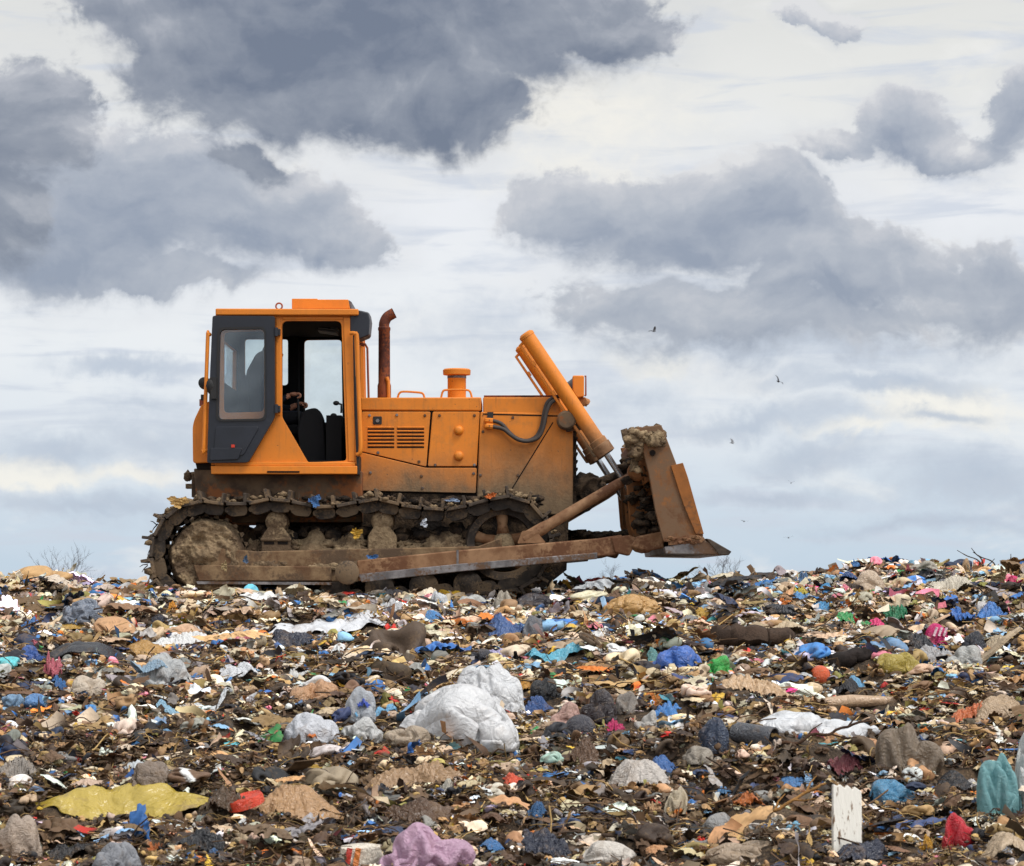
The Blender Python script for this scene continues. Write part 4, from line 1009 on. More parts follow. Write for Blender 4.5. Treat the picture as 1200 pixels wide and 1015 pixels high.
def m_film(name, col, rough=.36, dirt=.5, thin=0.0, scale=7):
    """one piece of plastic, cloth or card: its colour, wrinkles and smears of soil"""
    m, t, b = new_mat(name); p = position(t)
    n = t.noise(p, scale * 5, 7, .62); n2 = t.noise(p, scale, 6, .6)
    d = t.math('MULTIPLY', t.remap(t.math('ADD', n2, t.math('MULTIPLY', t.math('SUBTRACT', n, .5), .5)), .5, .72), dirt)
    v = t.mix(t.remap(n2, .3, .7), tuple(x * .86 for x in col[:3]) + (1,), col)
    t.put(b.inputs['Base Color'], t.mix(d, v, srgb(122, 98, 72)))
    t.put(b.inputs['Roughness'], t.math('ADD', rough - .1, t.math('MULTIPLY', n2, .25)))
    b.inputs['Specular IOR Level'].default_value = .6
    r1 = t.noise(p, scale * 1.3, 3, .5, 1.6); r2 = t.noise(p, scale * 3.1, 4, .55, 1.2)   # crinkles: sharp ridges where the noise crosses its middle
    rid = lambda q: t.math('SUBTRACT', 1.0, t.math('MINIMUM', t.math('MULTIPLY', t.math('ABSOLUTE', t.math('SUBTRACT', q, .5)), 7.0), 1.0))
    hgt = t.math('ADD', t.math('ADD', t.math('MULTIPLY', rid(r1), .9), t.math('MULTIPLY', rid(r2), .45)), t.math('MULTIPLY', n, .3))
    t.put(b.inputs['Normal'], t.bump(hgt, .6, .012))
    if thin:
        out = t.n['Material Output']; tl = t.node('ShaderNodeBsdfTranslucent'); tl.inputs[0].default_value = col
        tp = t.node('ShaderNodeBsdfTransparent'); mx1 = t.node('ShaderNodeMixShader'); mx1.inputs[0].default_value = .35; t.l.new(tl.outputs[0], mx1.inputs[1]); t.l.new(tp.outputs[0], mx1.inputs[2])
        mx2 = t.node('ShaderNodeMixShader'); mx2.inputs[0].default_value = thin; t.l.new(b.outputs[0], mx2.inputs[1]); t.l.new(mx1.outputs[0], mx2.inputs[2]); t.l.new(mx2.outputs[0], out.inputs[0])
    return m
# ------------------------------------------------------------------ real crumpling: a small cloth solver (position based)
def edges_of(F):
    E = np.concatenate([np.stack([F[:, i], F[:, (i + 1) % F.shape[1]]], -1) for i in range(F.shape[1])]); E.sort(1); return np.unique(E, axis=0)
def far_pairs(E, n):
    """pairs of points two edges apart, to resist bending"""
    from collections import defaultdict
    nb_ = defaultdict(list)
    for a, b in E.tolist(): nb_[a].append(b); nb_[b].append(a)
    out = set()
    for v, ns in nb_.items():
        for x in range(len(ns)):
            for y in range(x + 1, len(ns)):
                a, b = ns[x], ns[y]; out.add((a, b) if a < b else (b, a))
    eset = set(map(tuple, E.tolist()))
    return np.array([p for p in out if p not in eset])
def solve(P, E, L, Bd, BL, steps, its, ext, kb=.12, damp=.9, floor=True):
    n = len(P); A = np.concatenate([E, Bd]); L0 = np.concatenate([L, BL]); K = np.concatenate([np.full(len(E), .9), np.full(len(Bd), kb)])
    i, j = A[:, 0], A[:, 1]; cnt = np.bincount(i, K, n) + np.bincount(j, K, n); Q = P.copy()
    for s in range(steps):
        v = (P - Q) * damp; Q = P.copy(); P = P + v; P = ext(P, s / steps)
        for _ in range(its):
            d = P[j] - P[i]; l = np.sqrt((d * d).sum(1)) + 1e-9; c = ((l - L0) / l * K)[:, None] * d
            for a in range(3): P[:, a] += (np.bincount(i, c[:, a], n) - np.bincount(j, c[:, a], n)) / cnt * 1.0
            if floor: P[:, 2] = np.maximum(P[:, 2], 0)
    return P
_top = {}
def topo(kind, res):
    if (kind, res) not in _top:
        if kind == 'bag': V, F = ico(res)
        else: u, v = grid_uv(res, res); V = np.stack([u, v, 0 * u], -1); F = quads(res, res)
        E = edges_of(F); Bd = far_pairs(E, len(V)); _top[kind, res] = (V, F, E, Bd)
    return _top[kind, res]
def crumple_bag(rng, res=5, slack=1.22, its=3, steps=60, anchor=None, fill=.80, kb=.10, seed=.06):
    """an underfilled bag resting on the rubbish: contents push out where it sags below their shape, the surplus skin folds over"""
    V, F, E, Bd = topo('bag', res); n = V
    if anchor is None:
        r = 1 + folds(n, rng, 5, .8, 1.8, .22) + folds(n, rng, 5, 1.8, 4, .08)
        for _ in range(int(rng.integers(1, 4))):
            d = rng.normal(size=3); d[2] = abs(d[2]) * .4 - .1; d /= np.linalg.norm(d); r = r + rng.uniform(.15, .5) * np.exp((n @ d - 1) * rng.uniform(10, 26))
        anchor = n * r[:, None] * np.array([rng.uniform(.9, 1.3), rng.uniform(.75, 1.0), rng.uniform(.6, .85)])
    lo = -.42; anchor[:, 2] = np.where(anchor[:, 2] < lo, lo + (anchor[:, 2] - lo) * .25, anchor[:, 2])
    ra = np.linalg.norm(anchor, axis=1)
    le = np.linalg.norm(anchor[E[:, 0]] - anchor[E[:, 1]], axis=1); lb = np.linalg.norm(anchor[Bd[:, 0]] - anchor[Bd[:, 1]], axis=1)
    L = le * slack; BL = lb * slack
    vol = lambda Q: (np.cross(Q[F[:, 0]], Q[F[:, 1]]) * Q[F[:, 2]]).sum() / 6
    V0 = vol(anchor) * fill
    P = anchor + n * (seed * folds(n, rng, 10, 1.2, 5, 1))[:, None]
    def ext(P, t):
        fn = np.cross(P[F[:, 1]] - P[F[:, 0]], P[F[:, 2]] - P[F[:, 0]]); N = np.zeros_like(P)
        for a in range(3): N[:, a] = np.bincount(F[:, 0], fn[:, a], len(P)) + np.bincount(F[:, 1], fn[:, a], len(P)) + np.bincount(F[:, 2], fn[:, a], len(P))
        N /= np.linalg.norm(N, axis=1)[:, None] + 1e-9
        rr = np.linalg.norm(P, axis=1) / ra
        P = P + N * float(np.clip((V0 - vol(P)) / V0 * .12, -.02, .02)) - np.array([0, 0, .0012])
        over = rr > 1.03
        P[over] = P[over] / (rr[over] / 1.03)[:, None]
        P[:, 2] = np.maximum(P[:, 2], lo - .03); return P
    P = solve(P, E, L, Bd, BL, steps, its, ext, kb, .85, False)
    return P - P.mean(0), F
def crumple_sheet(rng, res=44, aspect=.7, crush=.66, height=.30, its=4, steps=36, kb=.16, hold=.10, one=False, gather=.3):
    """a film pushed together from all sides: it buckles into folds everywhere"""
    V, F, E, Bd = topo('sheet', res); u, v = V[:, 0], V[:, 1]
    u2, v2 = u * np.sqrt(1 - .4 * v * v), v * np.sqrt(1 - .4 * u * u)
    th = np.arctan2(v, u); e = 1 + .24 * np.sin(th * rng.integers(2, 4) + rng.random() * 6) + .12 * np.sin(th * 5 + rng.random() * 6) + .07 * np.sin(th * 11 + rng.random() * 6) + .04 * np.sin(th * 23 + rng.random() * 6)
    P0 = np.stack([u2 * e, v2 * aspect * e, 0 * u], -1)
    L = np.linalg.norm(P0[E[:, 0]] - P0[E[:, 1]], axis=1); BL = np.linalg.norm(P0[Bd[:, 0]] - P0[Bd[:, 1]], axis=1)
    gat = 1 + gather * np.clip(folds(P0, rng, 4, .5, 1.5, 1.1) + .15, 0, 1.2)          # gathered here, taut there
    L = L * (gat[E[:, 0]] + gat[E[:, 1]]) / 2; BL = BL * (gat[Bd[:, 0]] + gat[Bd[:, 1]]) / 2
    w = rng.uniform(.2, .8); cx, cy = crush + (1 - crush) * w, crush + (1 - crush) * (1 - w)
    A = P0 * np.array([cx, cy, 1]); A[:, 2] = height * (.55 * folds(P0, rng, 5, .7, 1.6, 1) + .45 * (1 - u * u) * (1 - v * v))
    P = A.copy(); P[:, 2] += height * .45 * folds(P0, rng, 9, 1.6, 6, 1) + .01 * rng.normal(size=len(P))
    P = solve(P, E, L, Bd, BL, steps, its, lambda P, t: P + (A - P) * hold * np.array([1, 1, .35]), kb, .5, False)
    return P - P.mean(0), F
# ================================================================== single pieces one can point at
# kind, photo x of the middle, photo y of its foot, width, height (px), colour, name, category, label, extra
I = []
def it(*a, **k): I.append((a, k))
# far left
it('rag', 35, 742, 26, 22, 'blue', 'plastic_scrap', 'plastic scrap', 'blue plastic scrap on the far left slope just below the crest')
it('bag', 99, 730, 52, 28, (120, 128, 142), 'jacket', 'clothing', 'grey blue padded jacket heaped with its black lining, right of a blue scrap')
it('rag', 116, 731, 15, 15, (205, 40, 44), 'plastic_scrap', 'plastic scrap', 'bright red scrap beside the grey blue padded jacket', fwd=.35)
it('sheet', 84, 742, 44, 17, (186, 148, 66), 'film_sheet', 'plastic sheet', 'ochre crumpled film with an orange corner above the black rubber mat')
it('bag', 36, 778, 34, 22, (58, 92, 160), 'plastic_bag', 'plastic bag', 'mid blue knotted bag left of the ochre crumpled film', dy=-34)
it('mat', 100, 774, 104, 25, (30, 31, 38), 'rubber_mat', 'rubber mat', 'large black rubber mat arched over the rubbish on the left')
it('rag', 62, 795, 24, 36, (204, 108, 122), 'cloth', 'cloth', 'pink cloth scrap hanging in front of the black rubber mat')
it('bag', 103, 819, 50, 26, (214, 198, 178), 'plastic_bag', 'plastic bag', 'cream smooth bag lying left of the clear grey bag')
it('rag', 72, 808, 24, 16, 'blue', 'plastic_scrap', 'plastic scrap', 'blue wrinkled scrap touching the left end of the cream smooth bag')
it('bag', 43, 829, 30, 15, (112, 158, 212), 'plastic_bag', 'plastic bag', 'pale blue shiny bag, right one of a pair under the pink cloth scrap')
it('bag', 15, 829, 28, 14, (142, 176, 208), 'plastic_bag', 'plastic bag', 'washed out pale blue bag at the left end of a blue pair')
it('sheet', 214, 759, 84, 20, 'white', 'film_sheet', 'plastic sheet', 'clean white sheet lying behind the ochre cardboard strip')
it('sheet', 172, 768, 66, 17, (176, 134, 72), 'cardboard', 'cardboard', 'ochre wet cardboard strip between the black mat and the white sheet')
it('bag', 192, 806, 68, 40, (196, 198, 198), 'plastic_bag', 'plastic bag', 'clear grey inflated bag right of the cream smooth bag', thin=.25)
it('sheet', 178, 786, 48, 18, (140, 166, 186), 'film_sheet', 'plastic sheet', 'blue grey clear film lying on top of the grey inflated bag', on='clear grey inflated bag')
it('rag', 203, 722, 17, 20, (226, 150, 36), 'bottle', 'plastic bottle', 'yellow orange crushed bottle below the tail of the track')
it('rag', 183, 733, 30, 13, (36, 40, 56), 'cloth', 'cloth', 'navy black cloth bundle under the yellow orange crushed bottle')
it('strip', 388, 742, 172, 13, (208, 210, 214), 'film_strip', 'plastic sheet', 'long twisted white film running up to the right below the tracks', tilt=-9)
it('bag', 458, 722, 30, 20, (214, 214, 216), 'plastic_bag', 'plastic bag', 'white bag end bulging from the long twisted white film')
it('rag', 342, 762, 66, 22, (44, 48, 64), 'cloth', 'cloth', 'crumpled navy cloth under the long twisted white film')
it('sheet', 278, 801, 54, 28, (208, 210, 214), 'cardboard', 'cardboard', 'white folded card standing on edge left of the small white sheet')
it('sheet', 348, 797, 34, 17, 'white', 'film_sheet', 'plastic sheet', 'small flat white sheet right of the white folded card')
it('bag', 366, 824, 62, 28, (186, 142, 104), 'cloth', 'cloth', 'tan rumpled cloth heap below the small flat white sheet')
it('sheet', 296, 812, 40, 14, (196, 166, 128), 'cardboard', 'cardboard', 'pale tan limp card in front of the white folded card')
it('strip', 203, 838, 40, 14, (150, 190, 214), 'film_strip', 'plastic sheet', 'light blue film strip, first of three pale strips in a row')
it('strip', 252, 833, 46, 15, (208, 212, 216), 'film_strip', 'plastic sheet', 'white slanted film strip right of the light blue one', tilt=-22)
it('bag', 365, 876, 66, 40, (206, 208, 214), 'plastic_bag', 'plastic bag', 'white torn bag left of the small round white bag', thin=.1)
it('rag', 340, 874, 36, 16, (70, 78, 84), 'plastic_scrap', 'plastic scrap', 'slate grey scrap tucked under the left of the white torn bag')
it('rag', 366, 861, 12, 6, (226, 128, 60), 'paper_label', 'label', 'small orange printed patch lying on the white torn bag', on='white torn bag left of')
it('sheet', 197, 859, 30, 7, (110, 158, 196), 'film_strip', 'plastic sheet', 'thin blue strip in the brown fibre left of the tan card')
it('rag', 281, 868, 26, 18, (206, 188, 152), 'cardboard', 'cardboard', 'pale yellowish card lump in the brown fibre')
it('bag', 175, 928, 52, 36, (128, 112, 98), 'plastic_bag', 'plastic bag', 'taupe grey ridged bag above the yellow sheet')
it('sheet', 158, 903, 36, 16, (210, 216, 220), 'film_sheet', 'plastic sheet', 'white grey curled film behind the taupe ridged bag')
it('rag', 92, 896, 14, 12, (150, 40, 38), 'plastic_scrap', 'plastic scrap', 'dark red scrap alone in the grey film on the left')
it('sheet', 24, 912, 52, 26, (150, 142, 134), 'film_sheet', 'plastic sheet', 'grey folded film at the left edge above the yellow sheet')
it('sheet', 152, 962, 262, 34, (178, 154, 64), 'film_sheet', 'plastic sheet', 'large yellow plastic sheet with soil in its creases, front left', dirt=.95, asp=.3, crush=.985, gather=.05)
it('rag', 262, 955, 60, 40, (84, 64, 44), 'cloth', 'cloth', 'dark brown wet rag lying over the right end of the yellow sheet')
it('sheet', 345, 958, 116, 40, (172, 134, 94), 'cloth', 'cloth', 'big tan brown cloth bent over a hump, right of the orange red dish', asp=.5)
it('lid', 288, 952, 44, 17, (222, 66, 34), 'plastic_dish', 'dish', 'orange red plastic dish between the yellow sheet and the tan cloth')
it('bag', 24, 1014, 56, 62, (164, 146, 130), 'plastic_bag', 'plastic bag', 'beige grey bag in the bottom left corner')
it('bag', 137, 1018, 60, 32, (150, 152, 158), 'plastic_bag', 'plastic bag', 'grey clear bag at the bottom edge under the yellow sheet', thin=.2)
it('rag', 84, 1012, 66, 30, (34, 32, 34), 'plastic_bag', 'plastic bag', 'black torn bag between the beige bag and the grey clear bag')
it('rag', 232, 996, 90, 30, (30, 31, 36), 'plastic_bag', 'plastic bag', 'long black bag spread below the orange red dish')
it('rag', 250, 1001, 26, 14, (72, 110, 156), 'plastic_scrap', 'plastic scrap', 'steel blue scrap lying on the long black bag', on='long black bag spread')
it('rag', 181, 1001, 20, 16, (206, 120, 66), 'plastic_scrap', 'plastic scrap', 'orange brown scrap right of the grey clear bag')
# middle
it('bag', 526, 870, 172, 70, (218, 218, 219), 'plastic_bag', 'plastic bag', 'biggest white bag, long and swollen, in the middle of the slope', thin=.16, dirt=.4, asp=.75, fill=.60)
it('bag', 570, 842, 98, 66, (220, 221, 223), 'plastic_bag', 'plastic bag', 'round white bag rising behind the right end of the biggest white bag', thin=.16, dirt=.2, asp=.8, fill=.62)
it('bag', 425, 868, 52, 28, (212, 212, 210), 'plastic_bag', 'plastic bag', 'small round white bag left of the biggest white bag', dirt=.3)
it('bag', 478, 872, 54, 22, (190, 172, 150), 'plastic_bag', 'plastic bag', 'flat beige bag under the left end of the biggest white bag')
it('bag', 418, 842, 46, 38, (196, 200, 206), 'plastic_bag', 'plastic bag', 'clear bag with a blue patch left above the biggest white bag', thin=.3)
it('rag', 427, 826, 16, 12, (64, 92, 190), 'paper_label', 'label', 'ultramarine printed patch on the clear bag', on='clear bag with a blue patch')
it('strip', 447, 838, 50, 18, (104, 166, 206), 'film_strip', 'plastic sheet', 'light blue rolled film leaning on the biggest white bag', tilt=-35)
it('bag', 513, 695, 24, 24, (222, 226, 230), 'plastic_bag', 'plastic bag', 'white bag peak standing up in front of the push arm', d=24.1, up=.06)
it('bag', 546, 705, 64, 26, (196, 198, 194), 'plastic_bag', 'plastic bag', 'grey white bag heap under the push arm, right of the white peak', d=24.2, up=.03)
it('bag', 586, 708, 32, 30, (182, 172, 156), 'plastic_bag', 'plastic bag', 'upright beige bag below the front end of the track', d=24.1, up=.03)
it('bag', 626, 715, 54, 20, (54, 50, 56), 'cloth', 'cloth', 'dark charcoal cloth mound right of the upright beige bag')
it('rag', 592, 751, 66, 34, (58, 88, 140), 'trousers', 'clothing', 'blue denim trousers rumpled in the middle of the slope')
it('bag', 625, 749, 26, 28, (112, 114, 120), 'plastic_bag', 'plastic bag', 'grey smooth bag lying against the blue denim')
it('rag', 510, 735, 30, 22, (78, 138, 196), 'plastic_scrap', 'plastic scrap', 'blue crumpled film left of the denim trousers')
it('strip', 655, 777, 78, 18, (86, 164, 188), 'film_strip', 'plastic sheet', 'long turquoise film above right of the biggest white bag', tilt=-14)
it('bag', 742, 724, 72, 26, (186, 144, 86), 'straw_bundle', 'straw', 'golden straw bundle matted together below the blade gap', dirt=.3)
it('bag', 792, 788, 62, 30, (58, 102, 182), 'plastic_bag', 'plastic bag', 'royal blue bag, largest blue one on the slope')
it('rag', 767, 780, 24, 20, (106, 160, 160), 'plastic_bag', 'plastic bag', 'dull sea green bag against the left of the royal blue bag')
it('rag', 582, 771, 26, 13, (186, 178, 216), 'film_sheet', 'plastic sheet', 'lavender film just above the biggest white bag')
it('bag', 562, 776, 28, 14, (62, 62, 70), 'plastic_bag', 'plastic bag', 'dark grey bag left of the lavender film')
it('bag', 640, 822, 38, 28, (32, 34, 38), 'plastic_bag', 'plastic bag', 'black shiny bag right of the biggest white bag')
it('rag', 618, 811, 30, 14, (214, 158, 76), 'cardboard', 'cardboard', 'golden card piece between the white bag and the black shiny bag')
it('rag', 632, 840, 40, 22, (58, 88, 142), 'cloth', 'cloth', 'blue cloth under the black shiny bag')
it('bag', 664, 855, 44, 32, (198, 160, 148), 'cloth', 'cloth', 'dusty pink garment heap left of the dark bundle')
it('bag', 702, 846, 44, 38, (44, 36, 40), 'plastic_bag', 'plastic bag', 'black knotted bundle right of the dusty pink heap')
it('ball', 680, 863, 38, 22, (56, 54, 62), 'rubber_ball', 'ball', 'half buried dark grey ball below the dusty pink heap')
it('rag', 721, 864, 26, 24, (200, 44, 106), 'cloth', 'cloth', 'magenta cloth between the dark grey ball and the white pouch')
it('bag', 735, 836, 28, 26, (142, 134, 126), 'plastic_bag', 'plastic bag', 'grey brown round bag right of the black bundle')
it('bag', 757, 854, 28, 22, (206, 202, 196), 'plastic_bag', 'plastic bag', 'off white pouch right of the magenta cloth')
it('rag', 781, 842, 34, 24, (74, 136, 206), 'plastic_bag', 'plastic bag', 'clear blue bag right of the off white pouch')
it('rag', 682, 903, 54, 40, (104, 78, 58), 'cloth', 'cloth', 'upright brown fibrous rag in the lower middle')
it('sheet', 485, 922, 126, 30, (158, 126, 92), 'cloth', 'cloth', 'long tan fibrous rag stretched across the lower middle', asp=.3)
it('rag', 606, 920, 42, 16, (214, 84, 52), 'plastic_scrap', 'plastic scrap', 'vermilion torn film right of the long tan rag')
it('rag', 525, 929, 20, 20, (214, 208, 194), 'cardboard', 'cardboard', 'whitish card corner above the dark brown flap')
it('sheet', 487, 964, 104, 30, (84, 58, 36), 'cardboard', 'cardboard', 'dark brown wet cardboard flap above the pink bag', asp=.5)
it('bag', 500, 1020, 114, 56, (212, 174, 198), 'plastic_bag', 'plastic bag', 'large lilac pink bag cut by the bottom edge', thin=.35, dirt=.25, fill=.5)
it('box', 424, 1018, 50, 26, (232, 222, 204), 'food_packet', 'packet', 'cream packet with red and orange stripes left of the lilac pink bag')
it('rag', 640, 1010, 70, 44, (42, 46, 62), 'cloth', 'cloth', 'dark navy cloth hanging in the hollow at the bottom middle')
it('rag', 629, 958, 30, 24, (56, 98, 142), 'plastic_scrap', 'plastic scrap', 'deep blue scrap at the top of the dark navy cloth')
it('rag', 576, 1000, 36, 18, (74, 122, 176), 'plastic_scrap', 'plastic scrap', 'blue thin scrap right of the lilac pink bag')
it('bag', 716, 1014, 72, 30, (222, 214, 204), 'plastic_bag', 'plastic bag', 'off white bag with a raised tail at the bottom edge')
it('sheet', 748, 924, 80, 36, (190, 182, 174), 'film_sheet', 'plastic sheet', 'pale grey crumpled film pointing up right of the brown fibrous rag')
it('bag', 792, 956, 28, 36, (216, 200, 172), 'plastic_bag', 'plastic bag', 'cream bag with an orange top at mid bottom')
it('rag', 786, 932, 22, 16, (224, 132, 70), 'plastic_scrap', 'plastic scrap', 'orange film crowning the cream bag', on='cream bag with an orange top')
it('rag', 765, 954, 24, 20, (200, 158, 116), 'cardboard', 'cardboard', 'small tan block left of the cream bag')
it('rag', 770, 906, 56, 20, (60, 100, 158), 'plastic_scrap', 'plastic scrap', 'dark blue stringy film right of the pale grey film')
# right
it('bag', 842, 793, 34, 24, (56, 168, 72), 'plastic_bag', 'plastic bag', 'bright green bag right of the royal blue bag')
it('rag', 998, 732, 46, 15, (58, 148, 82), 'film_sheet', 'plastic sheet', 'green flat film in the upper right, left of the pink film')
it('rag', 1049, 732, 32, 24, (44, 128, 88), 'film_sheet', 'plastic sheet', 'emerald film fold right above the pink film')
it('rag', 1029, 737, 34, 15, (222, 60, 120), 'film_sheet', 'plastic sheet', 'hot pink film below the emerald film fold')
it('bag', 1098, 758, 36, 26, (218, 44, 120), 'plastic_bag', 'plastic bag', 'hot pink printed bag with pale bars, right of the black draped bag')
it('rag', 1077, 764, 56, 24, (32, 34, 42), 'plastic_bag', 'plastic bag', 'black draped bag left of the hot pink printed bag')
it('bag', 1052, 790, 54, 24, (164, 144, 58), 'plastic_bag', 'plastic bag', 'olive yellow bag lying diagonally left of the grey white bags')
it('bag', 1128, 782, 46, 26, (190, 190, 186), 'plastic_bag', 'plastic bag', 'grey white full bag below the hot pink printed bag')
it('sheet', 1095, 778, 44, 22, (172, 172, 174), 'film_sheet', 'plastic sheet', 'grey pleated film left of the grey white full bag')
it('bag', 1141, 762, 30, 22, (44, 48, 58), 'plastic_bag', 'plastic bag', 'blackish bag on top of the grey white full bag')
it('ball', 961, 803, 24, 22, (222, 96, 50), 'ball', 'ball', 'orange red ball in the right half of the slope')
it('log', 1000, 782, 62, 20, (36, 30, 28), 'burnt_log', 'log', 'short charred log above right of the orange red ball', tilt=-12)
it('log', 880, 761, 98, 26, (58, 45, 36), 'rotten_log', 'log', 'long dark rotten log below the blade', tilt=3)
it('sheet', 925, 748, 64, 24, (192, 170, 138), 'cloth', 'cloth', 'beige limp cloth right of the long dark rotten log')
it('bag', 913, 724, 48, 16, (38, 38, 44), 'plastic_bag', 'plastic bag', 'flat black bag above the long dark rotten log')
it('rag', 825, 729, 24, 20, (206, 164, 70), 'plastic_scrap', 'plastic scrap', 'mustard yellow crumpled scrap on the slope below the cutting edge')
it('rag', 938, 704, 24, 10, (98, 152, 204), 'plastic_scrap', 'plastic scrap', 'light blue scrap above the flat black bag')
it('rag', 967, 695, 24, 12, (70, 146, 196), 'plastic_scrap', 'plastic scrap', 'cyan blue scrap under the right hand crest')
it('rag', 940, 698, 22, 12, (196, 178, 58), 'plastic_scrap', 'plastic scrap', 'lemon yellow scrap just left of the cyan blue scrap')
it('rag', 962, 720, 26, 16, (84, 156, 206), 'plastic_scrap', 'plastic scrap', 'sky blue scrap left of the green flat film')
it('bag', 1022, 696, 44, 28, (206, 184, 160), 'plastic_bag', 'plastic bag', 'beige clear bag heap near the right hand crest')
it('sheet', 1112, 698, 64, 26, (200, 190, 172), 'film_sheet', 'plastic sheet', 'large cream clear film on the right slope near the crest')
it('rag', 1160, 724, 40, 20, (70, 126, 196), 'plastic_scrap', 'plastic scrap', 'cornflower blue film by the right edge below the crest')
it('rag', 1123, 736, 40, 20, (58, 114, 190), 'plastic_scrap', 'plastic scrap', 'darker blue film left below the cornflower blue film')
it('bag', 1130, 670, 14, 20, (190, 156, 118), 'cardboard', 'cardboard', 'tan card leaf standing up on the right hand crest', fwd=.3, up=.06)
it('rag', 956, 674, 18, 22, (58, 44, 38), 'wood_chunk', 'wood', 'dark splintered wood chunk poking above the right hand crest', fwd=.5, up=.16)
it('rag', 995, 680, 28, 12, (46, 78, 128), 'plastic_scrap', 'plastic scrap', 'deep blue film on the crest right of the dark wood chunk')
it('rag', 940, 687, 22, 18, (66, 112, 156), 'plastic_scrap', 'plastic scrap', 'steel blue crumpled film on the crest left of the dark wood chunk')
it('board', 1020, 834, 136, 13, (184, 154, 124), 'cardboard_tube', 'cardboard', 'long beige cardboard roll above the white foam sheet', tilt=-2)
it('bag', 950, 866, 164, 34, (218, 220, 223), 'foam_sheet', 'foam', 'long white foam sheet with a flat top beside the grey pipe', dirt=.25, asp=.45)
it('pipe', 884, 878, 52, 30, (78, 80, 86), 'plastic_pipe', 'pipe', 'short grey plastic pipe lying open end to the right')
it('bag', 835, 882, 40, 42, (52, 64, 86), 'plastic_bag', 'plastic bag', 'navy shiny bag left of the grey pipe')
it('bag', 822, 895, 46, 20, (170, 160, 146), 'plastic_bag', 'plastic bag', 'grey white creased bag below the navy shiny bag')
it('stick', 965, 878, 118, 30, (66, 46, 32), 'branch', 'branch', 'brown bare branch resting against the white foam sheet', tilt=-15)
it('bag', 1066, 906, 80, 60, (140, 124, 106), 'plastic_bag', 'plastic bag', 'taupe swollen bag standing right of the white foam sheet', thin=.3, fill=.5)
it('sheet', 885, 816, 116, 26, (196, 164, 128), 'cloth', 'cloth', 'pale tan spread cloth below the bright green bag', asp=.35)
it('rag', 992, 814, 36, 20, (36, 36, 42), 'plastic_bag', 'plastic bag', 'blackish limp bag below the orange red ball')
it('rag', 1004, 806, 30, 14, (110, 166, 204), 'plastic_scrap', 'plastic scrap', 'pale blue scrap right of the orange red ball')
it('rag', 1036, 807, 16, 10, (206, 48, 44), 'plastic_scrap', 'plastic scrap', 'scarlet scrap above the long beige cardboard roll')
it('sheet', 1135, 848, 62, 26, (206, 112, 66), 'food_packet', 'packet', 'orange torn packet right of the cardboard roll')
it('sheet', 1172, 845, 70, 34, (176, 150, 120), 'cardboard', 'cardboard', 'tan cardboard sheets leaning at the right edge behind the packet', asp=.6)
it('board', 1171, 782, 64, 12, (164, 146, 122), 'wooden_board', 'board', 'grey weathered board slanting up at the right edge', tilt=-38)
it('sheet', 1165, 763, 56, 20, (186, 168, 140), 'film_sheet', 'plastic sheet', 'beige folded film under the grey weathered board')
it('bag', 1170, 965, 56, 82, (132, 184, 188), 'plastic_bag', 'plastic bag', 'turquoise blown bag at the right edge', thin=.4, dirt=.1, fill=.66)
it('bag', 1202, 945, 44, 96, (226, 228, 226), 'plastic_bag', 'plastic bag', 'tall white bag cut off by the right edge behind the turquoise bag', thin=.35, fill=.45)
it('sheet', 1186, 1016, 96, 46, (186, 164, 136), 'film_sheet', 'plastic sheet', 'beige creased film in the bottom right corner', asp=.6)
it('bag', 1124, 996, 40, 44, (190, 26, 42), 'plastic_bag', 'plastic bag', 'deep red knotted bag left of the bottom right corner', dirt=.1)
it('plank', 992, 998, 36, 80, (226, 222, 212), 'painted_plank', 'board', 'white painted plank standing upright with flaking paint')
it('rag', 1010, 1016, 78, 34, (50, 54, 70), 'cloth', 'cloth', 'slate navy cloth round the foot of the upright plank')
it('bag', 1044, 944, 62, 28, (72, 130, 166), 'plastic_bag', 'plastic bag', 'petrol blue crumpled bag right of the upright plank')
it('rag', 990, 915, 44, 36, (132, 70, 76), 'cloth', 'cloth', 'maroon and dusty pink cloth below the brown branch')
it('rag', 1130, 914, 40, 16, (216, 214, 214), 'plastic_bag', 'plastic bag', 'small white bag lying on black film left of the turquoise bag', on='black film under the small')
it('rag', 1118, 926, 56, 26, (34, 34, 38), 'plastic_bag', 'plastic bag', 'black film under the small white bag')
it('rag', 925, 924, 40, 12, (84, 132, 184), 'plastic_scrap', 'plastic scrap', 'washed blue scrap, higher of two in the fibre left of the plank')
it('rag', 846, 934, 24, 16, (92, 140, 186), 'plastic_scrap', 'plastic scrap', 'blue scrap left of the burnt orange foil')
it('rag', 876, 944, 40, 20, (178, 98, 38), 'foil', 'foil', 'burnt orange crumpled foil right of a blue scrap')
it('bag', 845, 978, 50, 26, (168, 166, 164), 'plastic_bag', 'plastic bag', 'grey crumpled clear bag below the burnt orange foil', thin=.2)
it('rag', 1084, 1000, 20, 26, (200, 146, 40), 'plastic_scrap', 'plastic scrap', 'golden yellow scrap left of the deep red knotted bag')
it('bag', 872, 1012, 90, 26, (178, 156, 132), 'plastic_bag', 'plastic bag', 'beige pleated bag at the bottom edge left of the plank')
it('stick', 924, 965, 92, 40, (122, 88, 48), 'reed_stalk', 'stalk', 'yellow brown stalk lying diagonally left of the upright plank', tilt=-28)
